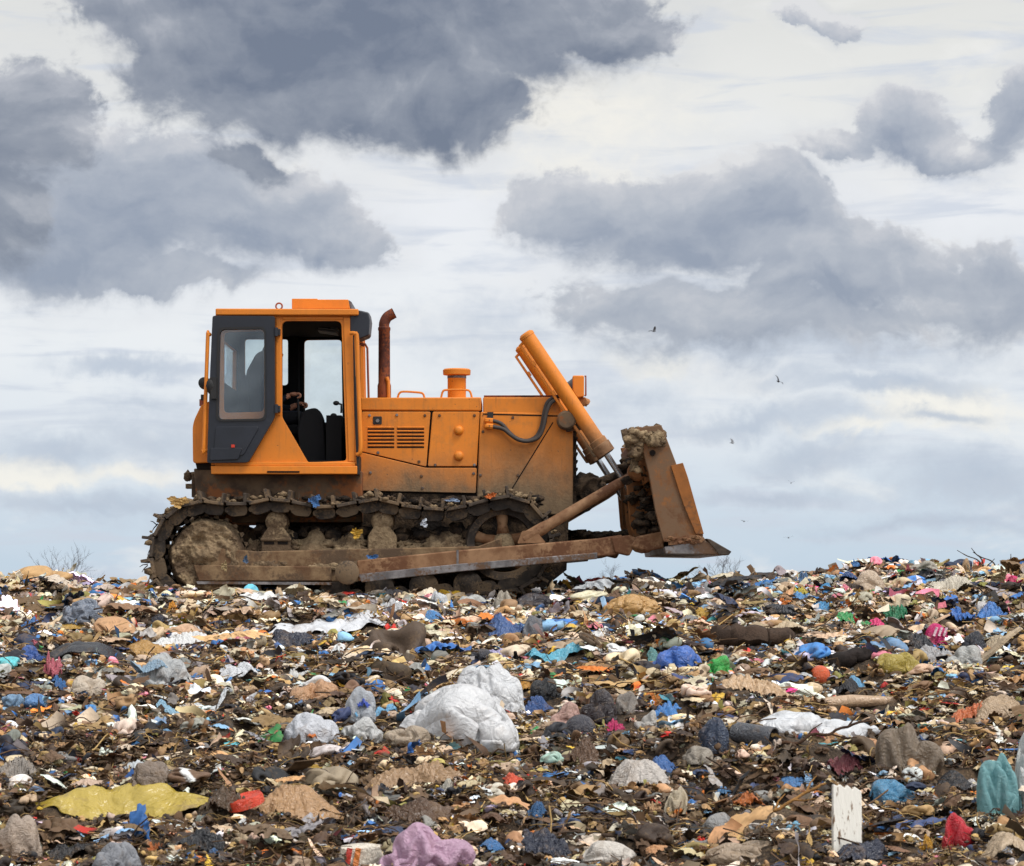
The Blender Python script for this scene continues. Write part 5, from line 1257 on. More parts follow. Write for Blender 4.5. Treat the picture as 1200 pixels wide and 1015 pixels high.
# caught on the machine
CAUGHT = [(418, 625, 12, 16, (214, 168, 52), 'yellow scrap caught on the track frame'), (437, 653, 12, 9, (66, 122, 184), 'blue scrap on the track frame beside the push arm pivot'),
          (369, 587, 13, 14, (62, 112, 170), 'blue scrap snagged on the upper run of the track'), (497, 613, 9, 13, (206, 212, 222), 'white scrap hanging under the upper run of the track'),
          (288, 656, 9, 20, (66, 96, 128), 'blue rag hanging from the track frame by the sprocket'), (263, 664, 12, 26, (166, 142, 100), 'tan rag hanging over the rear of the track frame'),
          (209, 588, 22, 18, (206, 164, 96), 'straw coloured lump riding on the rear of the track'), (575, 581, 12, 8, (226, 120, 50), 'orange scrap on the track above the idler wheel'),
          (530, 586, 16, 8, (150, 168, 196), 'pale blue scrap lying on the top of the track')]

SPOTS = []                                   # where single pieces lie, kept clear of loose litter
def np_obj(name, V, F, mat, smooth=True):
    me = bpy.data.meshes.new(name); me.from_pydata(V.tolist(), [], F.tolist()); me.update()
    return link(me, name, mat, None, smooth, 0, 180)
GROUPS = {'plastic bag': 'plastic bags lying in the rubbish', 'plastic scrap': 'coloured plastic scraps in the rubbish', 'plastic sheet': 'plastic films lying in the rubbish', 'cloth': 'rags and cloths in the rubbish', 'cardboard': 'pieces of card in the rubbish'}
def place(a, k, i):
    kind, px, py, w, h, col, name, cat, label = a
    rng = np.random.default_rng(100 + i)
    col = srgb(*(PAL[col] if isinstance(col, str) else col))
    d = hit(px, py - 2); y = d - D; m = d / (D * S); x = (px - 600) * m; gz = float(ground_h(x, y))
    if 'd' in k or 'fwd' in k:
        d = k.get('d', d - k.get('fwd', 0)); y = d - D; m = d / (D * S); x = (px - 600) * m; gz = float(ground_h(x, y)) + k.get('up', 0)
    if 'on' in k:                            # lies on another piece: where the sight line meets it
        from mathutils.bvhtree import BVHTree
        c_ = next(q for lb, q in MADE if lb.startswith(k['on'])); bt = BVHTree.FromPolygons([v.co for v in c_.data.vertices], [f.vertices for f in c_.data.polygons])
        ray = W(px, py - h * .5, 0) - Vector(cam.location); h_ = bt.ray_cast(Vector(cam.location), ray.normalized())
        if h_[0] is None: h_ = bt.find_nearest(Vector(cam.location) + ray * (d / D))
        d = h_[0].y + D - .02; y = h_[0].y - .02; x = h_[0].x; m = d / (D * S); gz = h_[0].z - h * m * .45
    ww, hh = w * m, h * m
    tilt = R(k.get('tilt', 0)); mat = m_film(name + '_material', col, k.get('rough', .27), k.get('dirt', .42), k.get('thin', .18 if kind == 'bag' and sum(col[:3]) > .9 else 0), 3.2 / max(ww, .12))
    big = ww > .3
    if kind in ('bag', 'twobag'):
        res = 6 if kind == 'twobag' or ww > .55 else 5 if ww > .2 else 4; n, F = ico(res); anc = None
        if kind == 'twobag':
            r1 = np.full(len(n), .3)           # union of three lobes, seen from the middle of the lower one
            for c, rad in ((np.array([-.12, 0, .0]), np.array([.98, .72, .60])), (np.array([.42, .16, .50]), np.array([.52, .55, .66])), (np.array([.55, -.1, -.15]), np.array([.5, .5, .5]))):
                o_ = -c / rad; dd = n / rad; aa = (dd * dd).sum(1); bb = dd @ o_; cc = o_ @ o_ - 1; disc = bb * bb - aa * cc
                r1 = np.maximum(r1, np.where(disc > 0, (-bb + np.sqrt(np.maximum(disc, 0))) / aa, 0))
            anc = n * (r1 * (1 + folds(n, rng, 5, .9, 2.4, .07)))[:, None]
            P, F = crumple_bag(rng, res, 1.20, 3, 90, anc, .74, .10, .07)
        else: P, F = crumple_bag(rng, res, rng.uniform(1.14, 1.24), 3, 60, None, k.get('fill', rng.uniform(.58, .78)))
        P = P - (P.max(0) + P.min(0)) / 2; P = P / (np.ptp(P, axis=0) / 2)
        V = P * np.array([ww / 2, max(ww * .5 * k.get('asp', .75), hh * .4), hh * .56]); V[:, 2] += hh * .42
    elif kind in ('sheet', 'rag'):
        asp = k.get('asp', .55 if kind == 'sheet' else .7)
        P, F = crumple_sheet(rng, 52 if ww > .35 else 40 if ww > .2 else 26, asp if kind == 'sheet' else .8, k.get('crush', .94 if kind == 'sheet' else .70), .20 if kind == 'sheet' else .40, one=kind == 'sheet', gather=k.get('gather', .16 if kind == 'sheet' else .3))
        X = P[:, 0] / np.ptp(P[:, 0]) * ww; Yw = P[:, 1] / np.ptp(P[:, 1]) * ww * asp; Z = (P[:, 2] - P[:, 2].min()) / np.ptp(P[:, 2]) * hh
        V = np.stack([X, Yw, Z * .95 + (0 if 'on' in k else (ground_h(x + X, y + Yw) - gz) * .7) - .012], -1)
    elif kind in ('strip', 'mat'):
        nx_, ny_ = (56, 40) if big else (36, 26)
        u, v = grid_uv(nx_, ny_); asp = k.get('asp', {'sheet': .55, 'rag': .7, 'strip': .18, 'mat': .5}[kind]); Q = np.stack([u, v * asp, 0 * u], -1)
        am = {'sheet': .14, 'rag': .24, 'strip': .10, 'mat': .015}[kind]
        ex = 1 + am * 1.2 * np.sin(v * 2.3 + rng.random() * 6) + am * .6 * np.sin(v * 6 + rng.random() * 6) + .3 * am * np.sin(v * 15 + rng.random() * 6)
        ey = 1 + am * 1.4 * np.sin(u * 2.1 + rng.random() * 6) + am * .6 * np.sin(u * 7 + rng.random() * 6) + .3 * am * np.sin(u * 17 + rng.random() * 6)
        X = u * ex; Y = v * asp * ey
        X = X + folds(Q, rng, 5, .9, 3, am * .5); Y = Y + folds(Q, rng, 5, .9, 3, am * .6)
        zf = folds(Q, rng, 7, .8, 2.6, 1.0) + folds(Q, rng, 10, 2.5, 9, .55) + folds(Q, rng, 8, 8, 20, .16)
        dome = (1 - np.clip(u * u * .9, 0, 1)) * (1 - .75 * v * v)
        if kind == 'mat':
            Z = 1.0 * np.clip(1 - (u * .98) ** 2, 0, 1) + .04 * zf; Z = Z + .22 * v
        elif kind == 'strip': Z = .45 + .35 * zf + .3 * (1 - v * v) * .6
        else: Z = .62 * dome + (.42 if kind == 'rag' else .33) * zf
        X = X / np.ptp(X) * ww
        sy = ww / 2; Yw = Y * sy
        Z = (Z - Z.min()) / np.ptp(Z) * hh
        Z0 = ground_h(x + X, y + Yw) - gz
        V = np.stack([X, Yw, Z * .95 + np.where(np.abs(tilt) > .001, 0, Z0 * .7) - .012], -1); F = quads(nx_, ny_)
        if kind == 'strip': V[:, 2] += hh * .1
        mat_t = mat
    elif kind == 'ball':
        n, F = ico(4); V = n * (1 + folds(n, rng, 5, 2, 5, .012))[:, None] * ww / 2; V[:, 2] += hh * .5 - (ww - hh) * .3
    elif kind == 'lid':
        b = nb(); r = ww / 2
        prof = [(r * .2, .02), (r * .8, .022), (r * .93, .03), (r, .012), (r, -.02), (r * .95, -.02), (r * .9, .0)]
        lathe_z(b, Vector((0, 0, 0)), prof, 40); bmesh.ops.rotate(b, cent=(0, 0, 0), matrix=Euler((R(10), R(-16), 0)).to_matrix(), verts=b.verts[:])
        for vv in b.verts: vv.co += Vector((x, y, gz + hh * .55))
        o = finish(b, name, mat); SPOTS.append((px, py - h / 2, w * .5, h * .5, d)); return tag(o, label, cat)
    elif kind in ('log', 'board', 'stick', 'pipe', 'plank', 'box'):
        b = nb(); L = ww
        if kind in ('log', 'stick'):
            r0 = hh / 2 if kind == 'log' else .011; n_ = 16
            L = math.hypot(ww, hh) if kind == 'stick' else ww
            pts = [Vector((L * (t / n_ - .5), .06 * L * noise.noise(Vector((t * .4, i, 0))), .05 * L * noise.noise(Vector((t * .4, i, 5))))) for t in range(n_ + 1)]
            rs = [r0 * (1.0 - .35 * (t / n_) if kind == 'stick' else (.92 + .16 * noise.noise(Vector((t * .7, i, 9)))) * (1 if 0 < t < n_ else .8)) for t in range(n_ + 1)]
            tube(b, pts, rs, 14)
            if kind == 'log':
                for vv in b.verts: vv.co += vv.normal * 0 + Vector((0, noise.noise(vv.co * 14 + Vector((i, 0, 0))), noise.noise(vv.co * 14 + Vector((0, i, 3))))) * r0 * .35
            else:
                for s0, sg in ((.35, 1), (.6, -1), (.8, 1)):
                    p0 = pts[int(s0 * n_)]; tube(b, [p0, p0 + Vector((.10 * L, .03 * sg, .06 * L * sg)), p0 + Vector((.22 * L, .05 * sg, .09 * L * sg))], [.007, .005, .003], 6)
        elif kind == 'board':
            if 'tube' in name:
                tube(b, [Vector((-L / 2, 0, 0)), Vector((-L / 6, .01, .012)), Vector((L / 6, 0, .008)), Vector((L / 2, 0, -.01))], [hh * .5, hh * .56, hh * .5, hh * .42], 18)
                for vv in b.verts: vv.co += Vector((0, 1, 1)) * noise.noise(vv.co * 9) * hh * .22
            else:
                boxw(b, (0, 0, 0), (L, .10, .022)); bmesh.ops.subdivide_edges(b, edges=b.edges[:], cuts=6, use_grid_fill=True)
                for vv in b.verts: vv.co += Vector((noise.noise(vv.co * 30) * .02 * (abs(vv.co.x) > L * .49), 0, noise.noise(vv.co * 5) * .012))
        elif kind == 'pipe':
            r = hh * .46
            lathe_y(b, Vector((0, 0, 0)), [(r * .88, -L / 2 + .06), (r * .88, -L / 2), (r, -L / 2), (r, -L / 2 + .05), (r * .965, -L / 2 + .055), (r * .965, L / 2)], 36)
            bmesh.ops.delete(b, geom=[f for f in b.faces if len(f.verts) > 4 and f.calc_center_median().y < 0], context='FACES_ONLY')
            bmesh.ops.rotate(b, cent=(0, 0, 0), matrix=Euler((R(6), R(0), R(56))).to_matrix(), verts=b.verts[:])
        elif kind == 'plank':
            prof = [(-.5, -.5), (-.46, .5), (-.30, .47), (-.24, .5), (-.05, .44), (.02, .49), (.2, .42), (.26, .47), (.5, .40), (.5, -.5)]
            a_ = [b.verts.new((p * ww, -.014, q * hh)) for p, q in prof]; c_ = [b.verts.new((p * ww, .014, q * hh)) for p, q in prof]
            b.faces.new(a_); b.faces.new(c_[::-1]); ring_faces(b, a_, c_)
            bmesh.ops.rotate(b, cent=(0, 0, 0), matrix=Euler((R(-8), R(2), R(12))).to_matrix(), verts=b.verts[:])
        else:
            boxw(b, (0, 0, 0), (L, L * .45, hh)); bmesh.ops.subdivide_edges(b, edges=b.edges[:], cuts=7, use_grid_fill=True)
            for vv in b.verts: vv.co += Vector((noise.noise(vv.co * 9), noise.noise(vv.co * 9 + Vector((5, 0, 0))), noise.noise(vv.co * 9 + Vector((0, 5, 0))))) * hh * .3
        if kind in ('log', 'stick', 'board'): bmesh.ops.rotate(b, cent=(0, 0, 0), matrix=Euler((0, tilt, R(8))).to_matrix(), verts=b.verts[:])
        up = hh * .45 if kind in ('log', 'pipe', 'plank', 'box') else (hh * .5 if kind == 'stick' else max(hh * .5, abs(math.sin(tilt)) * L * .5 + .03))
        for vv in b.verts: vv.co += Vector((x, y, gz + up))
        if kind == 'plank':
            mm, t, bb = new_mat('flaking_white_paint'); p = position(t); mp = t.node('ShaderNodeMapping'); t.l.new(p, mp.inputs[0]); mp.inputs['Scale'].default_value = (30, 30, 5)
            nn = t.noise(mp.outputs[0], 1.6, 7, .62); t.put(bb.inputs['Base Color'], t.mix(t.remap(nn, .57, .64), col, srgb(120, 92, 66))); bb.inputs['Roughness'].default_value = .6; t.put(bb.inputs['Normal'], t.bump(nn, .5, .01)); mat = mm
        if kind in ('log', 'stick') or name == 'wooden_board': mat = m_rough(name + '_bark', tuple(c * .7 for c in col[:3]) + (1,), col, tuple(min(1, c * 1.5) for c in col[:3]) + (1,), scale=14, rough=.9, bump=.8, dist=.02)
        o = finish(b, name, mat, bevel=.003 if kind in ('plank',) else 0, angle=40)
        if kind == 'box':
            for j, c_ in ((0, (206, 58, 44)), (1, (226, 130, 54))):
                b2 = nb(); u, v = grid_uv(6, 10)
                boxw(b2, (x - L * (.30 - .2 * j), y - L * .235 - .012, gz + up), (L * .13, .008, hh * .9), Euler((0, R(10), 0))); s = finish(b2, 'printed_stripe', m_film('stripe_print', srgb(*c_), .4, .2), o)
        SPOTS.append((px, py - h / 2, w * .5, h * .5, d)); tag(o, label, cat, GROUPS.get(cat)); return o
    if kind == 'strip' or tilt:
        ca, sa = math.cos(tilt), math.sin(tilt); V = np.stack([V[:, 0] * ca + V[:, 2] * sa, V[:, 1], -V[:, 0] * sa + V[:, 2] * ca], -1) + np.array([0, 0, abs(sa) * ww * .42])
        # a slanting strip on the slope climbs away from the camera
        if kind == 'strip': V[:, 1] += -V[:, 0] * math.tan(tilt) * 2.2; V[:, 2] += ground_h(x + V[:, 0], y + V[:, 1]) - gz - (-V[:, 0] * math.tan(tilt)) - abs(sa) * ww * .42
    yaw = rng.uniform(-.25, .25) if kind in ('bag', 'rag') else 0
    c, s = math.cos(yaw), math.sin(yaw); V = np.stack([V[:, 0] * c - V[:, 1] * s, V[:, 0] * s + V[:, 1] * c, V[:, 2]], -1)
    V = V + np.array([x, y, gz - .01])
    o = np_obj(name, V, F, mat)
    if kind in ('sheet', 'rag', 'strip', 'mat'):
        so = o.modifiers.new('thickness', 'SOLIDIFY'); so.thickness = .012 if kind == 'mat' else .004
    SPOTS.append((px, py - h / 2, w * .5, h * .5, d))
    tag(o, label, cat, GROUPS.get(cat))
    if label.startswith('hot pink printed bag'):
        for j in range(3):
            b2 = nb(); boxw(b2, (x - ww * .12 + j * ww * .16, y - ww * .40, gz + hh * .55), (ww * .07, .02, hh * .42), Euler((0, R(20), 0))); finish(b2, 'printed_bar', m_film('pale_print', srgb(240, 206, 216), .4, .2), o)
    return o
MADE = []
for i, (a, k) in enumerate(I):
    if 'on' not in k: MADE.append((a[8], place(a, k, i)))
for i, (a, k) in enumerate(I):
    if 'on' in k: place(a, k, i)
for i, (px, py, w, h, c, lab) in enumerate(CAUGHT):
    rng = np.random.default_rng(900 + i); P, F = crumple_sheet(rng, 22, min(1.6, h / w), .6, .4); P = P / (np.ptp(P, axis=0).max() / 2)
    y = -.08 if py > 600 else -.02
    q = W(px, py, y); V = np.stack([P[:, 0] * w / 230, P[:, 2] * .05, P[:, 1] * h / 230 / (h / w if h > w else 1)], -1) * 1.25 + np.array(q)
    o = np_obj('plastic_scrap', V, F, m_film('snagged_scrap', srgb(*c), .5, .35, 0, 20)); tag(o, lab, 'plastic scrap', GROUPS['plastic scrap'])

# ================================================================== loose litter, stalks and clods
def scatter(n, d0, d1, power, spread=.28, zc=0):
    r = RNG.random(n); p = power
    d = (d0 ** p + r * (d1 ** p - d0 ** p)) ** (1 / p)
    u = RNG.uniform(-1, 1, n); x = u * spread * d; return x, d - D, d
SP = np.array(SPOTS)
PRINT = ['white', 'white', 'cream', 'sky', 'blue', 'red', 'orange', 'yellow', 'black', 'green', 'pink', 'tan']
def clear(x, y, d, z, size):
    px = 600 + x * D * S / d; py = EYE_PY - (z - EYE_Z) * D * S / d; keep = np.ones(len(x), bool); sp = size * D * S / d
    for cx, cy, hw, hh, dd in SP:
        ins = (np.abs(px - cx) < hw * .72 + sp * .45) & (py + sp * .4 > cy - hh) & (py - sp * .55 < cy + hh * .45) & (d < dd + .2)
        keep &= ~ins
    # nothing inside the tracks or the belly
    keep &= ~((x > -3.5) & (x < .55) & (y > -.02) & (y < 2.55) & (z > -.03))
    return keep
def make_batches(kind_list, N, d0, d1, power, med, sig, tilt, lift, flat=1.0, colfun=None):
    out = []
    for fn, share, nvar, sc in kind_list:
        n = int(N * share / nvar)
        for v in range(nvar):
            P, F = fn(np.random.default_rng(int(RNG.integers(1 << 30))))
            x, y, d = scatter(n, d0, d1, power)
            s = med * sc * np.exp(RNG.normal(0, sig, n)) * .5; s = s * (.62 + .38 * sstep(13, 21, d)); s = np.minimum(s, med * sc * 1.1)
            z = ground_h(x, y) + s * RNG.uniform(.0, .55, n) + RNG.random(n) ** 2 * lift
            k = clear(x, y, d, z, s); x, y, z, d, s = x[k], y[k], z[k], d[k], s[k]; m = len(x)
            if m == 0: continue
            Rm = rotations(m, RNG, tilt); an = np.exp(RNG.normal(0, .22, (m, 3))); an[:, 2] *= flat
            V = np.einsum('nij,nkj->nki', Rm, P[None] * (an * s[:, None])[:, None, :]) + np.stack([x, y, z], -1)[:, None, :]
            c = (colfun or colours)(d, RNG)
            C = c[:, None, :] * np.exp(RNG.normal(0, .07, (m, len(P), 1)))
            # printed packaging: part of the piece in a second colour
            pr = RNG.random(m) < .05 + .11 * sstep(14, 20, d); c2 = np.array([LIN[q] for q in PRINT])[RNG.integers(0, len(PRINT), m)]
            dv = RNG.normal(size=(m, 3)); side_ = np.einsum('kj,nj->nk', P, dv); w_ = (np.abs(side_ - RNG.normal(0, .4, (m, 1))) < RNG.uniform(.15, .6, (m, 1))) & pr[:, None]
            if colfun is not soil_col: C = np.where(w_[..., None], c2[:, None, :], C)
            out.append((V, F, C))
    return out
def soil_col(d, rng):
    k = rng.random((len(d), 1)); c = LIN['dark'] * (1 - k) + LIN['brown'] * k; s = (rng.random((len(d), 1)) < .25); return np.where(s, LIN['straw'], c) * np.exp(rng.normal(0, .25, (len(d), 1)))
def proto(fn):
    return lambda r: (lambda q: (q[0] / (np.ptp(q[0], axis=0)[:2].max() / 2), q[1]))(fn(r))
small_film = proto(lambda r: crumple_sheet(r, 11, r.uniform(.3, .9), r.uniform(.55, .8), .35, 4, 26, gather=.55))
small_bag = proto(lambda r: crumple_bag(r, 3, 1.25, 3, 40, None, .6))
film = proto(lambda r: crumple_sheet(r, 24, r.uniform(.3, .9), r.uniform(.5, .75), .30))
bag = proto(lambda r: crumple_bag(r, 4, r.uniform(1.15, 1.28), 3, 60, None, r.uniform(.5, .75)))
b = make_batches([(small_film, .64, 26, 1.15), (small_bag, .11, 14, .95), (shape_clod, .03, 6, .6), (shape_strip, .19, 14, 1.6), (shape_shard, .03, 8, .8)], 88000, 11.4, 30, 1.15, .096, .55, .5, .06)
midc = lambda d, r: colours(d, r, MIDW, MIDN)
b += make_batches([(film, .80, 32, 1.1), (bag, .20, 16, .8)], 5200, 11.4, 29, 1.5, .27, .35, .24, .06, .8, midc)
build_mass('litter', MLIT, b, 'loose crumpled rubbish, film scraps and card covering the whole slope')
b = make_batches([(shape_twig, .62, 10, 2.9), (shape_clod, .13, 8, .6), (shape_strip, .25, 8, 1.7)], 58000, 11.4, 23, .5, .066, .45, .4, .07, 1.0, soil_col)
build_mass('straw', m_litter('straw_and_clods', .85), b, 'brown straw, fibres and clods of soil lying between the rubbish')

# ================================================================== the driver
def skin_body(name, joints, edges, root):
    me = bpy.data.meshes.new(name); me.from_pydata([j[0] for j in joints], edges, []); o = bpy.data.objects.new(name, me); COL.objects.link(o)
    sk = o.modifiers.new('skin', 'SKIN'); sk.use_smooth_shade = True
    for i, j in enumerate(joints):
        v = me.skin_vertices[0].data[i]; v.radius = j[1] if isinstance(j[1], tuple) else (j[1], j[1]); v.use_root = (i == root)
    ss = o.modifiers.new('sub', 'SUBSURF'); ss.levels = 2; ss.render_levels = 2
    dg = bpy.context.evaluated_depsgraph_get(); m2 = bpy.data.meshes.new_from_object(o.evaluated_get(dg)); bpy.data.objects.remove(o); return m2
PB = W(307, 496, 1.25)                        # hips on the seat; the driver faces +X
def off(x, y, z): return (PB.x + x, 1.25 + y, PB.z + z)
J = [(off(0, 0, .05), (.16, .13)), (off(.02, 0, .22), (.145, .11)), (off(.05, 0, .40), (.165, .115)), (off(.07, 0, .50), (.10, .09)), (off(.08, 0, .57), .058), (off(.10, 0, .63), .06)]
E = [(0, 1), (1, 2), (2, 3), (3, 4), (4, 5)]
def chain(start, pts):
    i = start
    for p, r in pts:
        J.append((off(*p), r)); E.append((i, len(J) - 1)); i = len(J) - 1
    return i
for s in (-1, 1):
    chain(0, [((.10, s * .10, .03), .095), ((.30, s * .12, .05), .085), ((.46, s * .13, .06), .07), ((.49, s * .13, -.14), .058), ((.48, s * .13, -.36), .045), ((.58, s * .14, -.40), .038), ((.68, s * .145, -.42), .03)])
    hx, hz = (.33, .29) if s < 0 else (.36, .22)
    hand = chain(2, [((.06, s * .19, .45), .072), ((.10, s * .25, .30), .052), ((.16, s * .27, .19), .046), ((hx - .09, s * .24, hz - .05), .034), ((hx, s * .23, hz), .03)])
BODY = skin_body('person', J, E, 0)
# head with face, and two hands of five fingers, as islands rooted inside the neck and the wrists of the one body mesh
bm = nb(); bm.from_mesh(BODY)
def head_blob():
    c = Vector(off(.115, 0, .735)); m = bmesh.ops.create_icosphere(bm, subdivisions=4, radius=1)
    for v in m['verts']:
        n = v.co.normalized(); x, y, z = n
        r = Vector((x * .098, y * .076, z * .118))
        if z < 0: r.x *= 1 - .10 * -z; r.y *= 1 - .22 * -z
        f = max(0, x)
        g = lambda a, b_, w: math.exp(-((y - a) ** 2 + (z - b_) ** 2) / w)
        r.x += f * (.026 * g(0, -.16, .012) + .012 * g(0, .02, .010) - .012 * (g(.34, .08, .02) + g(-.34, .08, .02)) + .007 * g(0, -.42, .012) + .012 * g(0, -.78, .04) + .006 * g(0, .28, .06))
        for sg in (-1, 1): r.y += sg * .022 * math.exp(-((x + .05) ** 2 + (z + .02) ** 2) / .02) * (1 if y * sg > .5 else 0)
        v.co = c + r
head_blob()
def hand_at(w, s):
    """palm with four curled fingers and a thumb closing on a lever knob"""
    w = Vector(w); m = bmesh.ops.create_icosphere(bm, subdivisions=3, radius=1)
    for v in m['verts']: v.co = w + Vector((v.co.x * .052 + .032, v.co.y * .045, v.co.z * .024 + .002))
    for k in range(4):
        y = (k - 1.5) * .021; L = (.040, .046, .043, .034)[k]
        p = [w + Vector((.060, y, .010)), w + Vector((.074 + L * .5, y, .004)), w + Vector((.076 + L * .55, y * .95, -.026)), w + Vector((.060 + L * .2, y * .9, -.040))]
        tube(bm, catmull(p, 4), [.0112] * 9 + [.0104, .0098, .009, .0075], 8)
    p = [w + Vector((.015, -s * .034, .0)), w + Vector((.045, -s * .052, -.006)), w + Vector((.075, -s * .044, -.020))]
    tube(bm, catmull(p, 4), [.0115] * 6 + [.010, .0095, .008], 8)
hand_at(off(.33, -.23, .29), -1); hand_at(off(.36, .23, .22), 1)
for hp in (off(.33, -.23, .29), off(.36, .23, .22)):
    lb = nb(); q = Vector(hp) + Vector((.072, 0, -.024)); tube(lb, [q + Vector((.03, 0, -.55)), q + Vector((.01, 0, -.2)), q], .011, 8); lump(lb, q, (.024, .03, .022), 1, 2, 0); finish(lb, 'control_lever', M['black'], CAB)
for f in bm.faces:
    c = f.calc_center_median() - Vector((PB.x, 1.25, PB.z)); f.material_index = 0
    if c.z > .555 or (c.x > .285 and c.z > .12 and abs(c.y) > .17): f.material_index = 1
    elif c.z < .10 and not (abs(c.y) > .17 and c.z > .12): f.material_index = 2
    if c.x > .40 and c.z < -.34: f.material_index = 3
PER = finish(bm, 'person', [M['cloth'], M['skin'], M['trouser'], M['black']], angle=180)
tag(PER, 'driver in dark work clothes sitting in the cab with a hand on a lever', 'person')
bm = nb(); m = bmesh.ops.create_icosphere(bm, subdivisions=4, radius=1); c = Vector(off(.105, 0, .745)); kill = []
for v in m['verts']:
    n = v.co.normalized()
    if n.x > .35 + .35 * n.z or n.z < -.45 or (n.x > .1 and n.z < .1): kill.append(v)
    v.co = c + Vector((n.x * .104, n.y * .083, n.z * .124)) * (1 + .03 * noise.noise(n * 6))
bmesh.ops.delete(bm, geom=kill, context='VERTS'); finish(bm, 'hair', M['hair'], PER, angle=180)
bm = nb()
for sg in (-1, 1): lump(bm, Vector(off(.1955, sg * .027, .746)), (.006, .010, .006), 1, 2, 0)
finish(bm, 'eyes', M['hair'], PER)

# ================================================================== birds, far bare trees, twigs on the crest
bird_mat = m_plain('gull_feathers', srgb(120, 122, 128), .7, bump=0); dark_mat = m_plain('dark_feathers', srgb(60, 60, 66), .7, bump=0)
def bird(px, py, d, span, up, roll, yaw, mat, label):
    b = nb(); L = span * .40
    tube(b, [(-L * .5, 0, 0), (-L * .3, 0, 0), (0, 0, -.01), (L * .3, 0, .0), (L * .42, 0, .02), (L * .5, 0, .01), (L * .6, 0, 0)], [.02 * span, .05 * span, .075 * span, .06 * span, .045 * span, .04 * span, .005], 10)
    boxw(b, (-L * .58, 0, 0), (L * .25, L * .22, .012 * span))
    for s in (-1, 1):
        pr = [(0.02, .16, -.10), (.28, .17, -.10), (.55, .09, -.12), (.8, -.02, -.14), (1.0, -.16, -.18)]; top = []; bot = []
        for t, le, te in pr:
            y = s * t * span / 2; z = span * .5 * up * (math.sin(t * 2.0) * .75)
            top.append((b.verts.new((le * span, y, z + .008 * span)), b.verts.new((te * span, y, z + .004 * span)))); bot.append((b.verts.new((le * span, y, z - .004 * span)), b.verts.new((te * span, y, z - .002 * span))))
        for a_, c_ in zip(top, top[1:]): b.faces.new((a_[0], a_[1], c_[1], c_[0]))
        for a_, c_ in zip(bot, bot[1:]): b.faces.new((a_[0], c_[0], c_[1], a_[1]))
        for i in range(len(top) - 1):
            b.faces.new((top[i][0], top[i + 1][0], bot[i + 1][0], bot[i][0])); b.faces.new((top[i][1], bot[i][1], bot[i + 1][1], top[i + 1][1]))
        b.faces.new((top[0][0], bot[0][0], bot[0][1], top[0][1])); b.faces.new((top[-1][0], top[-1][1], bot[-1][1], bot[-1][0]))
    me = bpy.data.meshes.new('bird'); bmesh.ops.recalc_face_normals(b, faces=b.faces[:]); b.to_mesh(me); b.free()
    o = link(me, 'bird', mat); o.location = ((px - 600) / (D * S) * d, d - D, EYE_Z + (EYE_PY - py) / (D * S) * d); o.rotation_euler = (R(roll), 0, R(yaw))
    tag(o, label, 'bird', 'birds over the tip')
bird(766, 388, 260, 1.25, .55, -22, 35, bird_mat, 'highest bird, gull gliding in front of the grey cloud above the blade')
bird(912, 447, 240, 1.3, .5, 48, 60, dark_mat, 'steeply banking gull in the bright sky, second highest bird')
bird(858, 519, 300, 1.2, .6, 40, 20, bird_mat, 'small dark gull level with the top of the blade')
bird(927, 566, 330, 1.0, .7, 10, 80, dark_mat, 'tiny bird seen end on, between blade top and horizon')
bird(872, 611, 300, 1.1, .25, 5, 100, bird_mat, 'thin flat gliding gull low over the cutting edge')
bird(924, 630, 300, 1.3, .2, -6, 85, bird_mat, 'lowest bird, just above the right hand crest')
bark = m_rough('grey_bark', srgb(96, 98, 104), srgb(124, 126, 132), scale=3, rough=.9, bump=.3)  # pale blue-grey of distance haze put into the bark colour
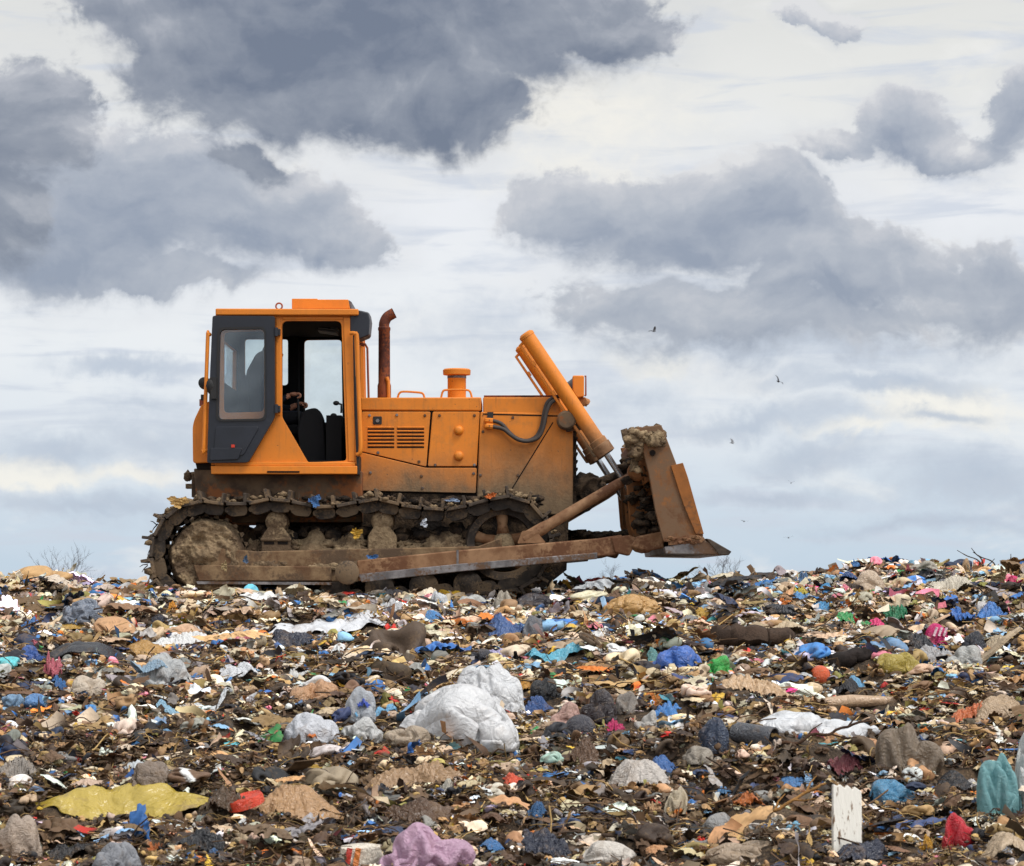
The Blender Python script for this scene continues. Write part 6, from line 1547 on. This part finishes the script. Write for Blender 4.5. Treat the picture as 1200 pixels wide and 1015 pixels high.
def tree(px, d, height, spread, seed, label):
    rnd = random.Random(seed); x, y = (px - 600) / (D * S) * d, d - D; z0 = float(ground_h(np.array([x]), np.array([y]))[0]) - .1
    root = empty('bare_tree', (x, y, z0)); tag(root, label, 'tree', 'bare trees beyond the tip')
    tb, cb = nb(), nb()
    p = Vector((x, y, z0)); h1 = height * .45
    trunk = [p, p + Vector((rnd.uniform(-.1, .1), 0, h1 * .5)), p + Vector((rnd.uniform(-.2, .2), rnd.uniform(-.2, .2), h1)), p + Vector((rnd.uniform(-.2, .2), rnd.uniform(-.2, .2), height * .7))]
    tube(tb, trunk, [.02 * height, .016 * height, .013 * height, .006 * height], 8); finish(tb, 'trunk', bark, root)
    def grow(a, dirv, L, r, lev):
        e = a + dirv * L; mid = a + dirv * L * .5 + Vector((rnd.uniform(-1, 1), rnd.uniform(-1, 1), .3)) * L * .06
        tube(cb, [a, mid, e], [r, r * .8, r * .55], 4, cap=False)
        if lev <= 0: return
        for _ in range(rnd.choice((2, 3, 3))):
            nd = (dirv + Vector((rnd.gauss(0, .42), rnd.gauss(0, .42), rnd.gauss(.12, .25)))).normalized(); grow(a.lerp(e, rnd.uniform(.45, 1)), nd, L * rnd.uniform(.6, .82), r * .6, lev - 1)
    for i in range(9):
        a = trunk[2].lerp(trunk[3], rnd.random()) if i % 2 else trunk[1].lerp(trunk[2], rnd.uniform(.4, 1)); an = rnd.random() * 2 * PI
        grow(a, Vector((math.cos(an) * spread, math.sin(an) * spread, 1)).normalized(), height * .2, .006 * height, 4)
    finish(cb, 'crown', bark, root, angle=180)
tree(75, 190, 8.6, .75, 4, 'faint bare tree whose crown shows over the left hand crest')
tree(838, 190, 8.9, .9, 9, 'bare tree whose crown shows over the crest under the cutting edge')
tree(720, 230, 7.6, .6, 14, 'smaller bare tree over the crest between track and blade')
for px, py, w, h, sd, lab in ((1165, 661, 62, 34, 3, 'bare twig branching above the right hand crest at the edge'), ):
    rnd = random.Random(sd); b = nb(); d = 27.3; m = d / (D * S); x0, y0 = (px - 600) * m, d - D; z0 = float(ground_h(np.array([x0]), np.array([y0]))[0])
    for i in range(7):
        p0 = Vector((x0 + rnd.uniform(-.2, .2), y0, z0)); dx = rnd.uniform(-.3, .42); hh = rnd.uniform(.15, .34)
        tube(b, catmull([p0, p0 + Vector((dx * .3, 0, hh * .6)), p0 + Vector((dx * .8, rnd.uniform(-.1, .1), hh * .8)), p0 + Vector((dx * 1.2, 0, hh))], 4), [.008] * 6 + [.006] * 4 + [.004] * 3, 5)
    tag(finish(b, 'bare_twig', M['mud_and_shade']), lab, 'twig')
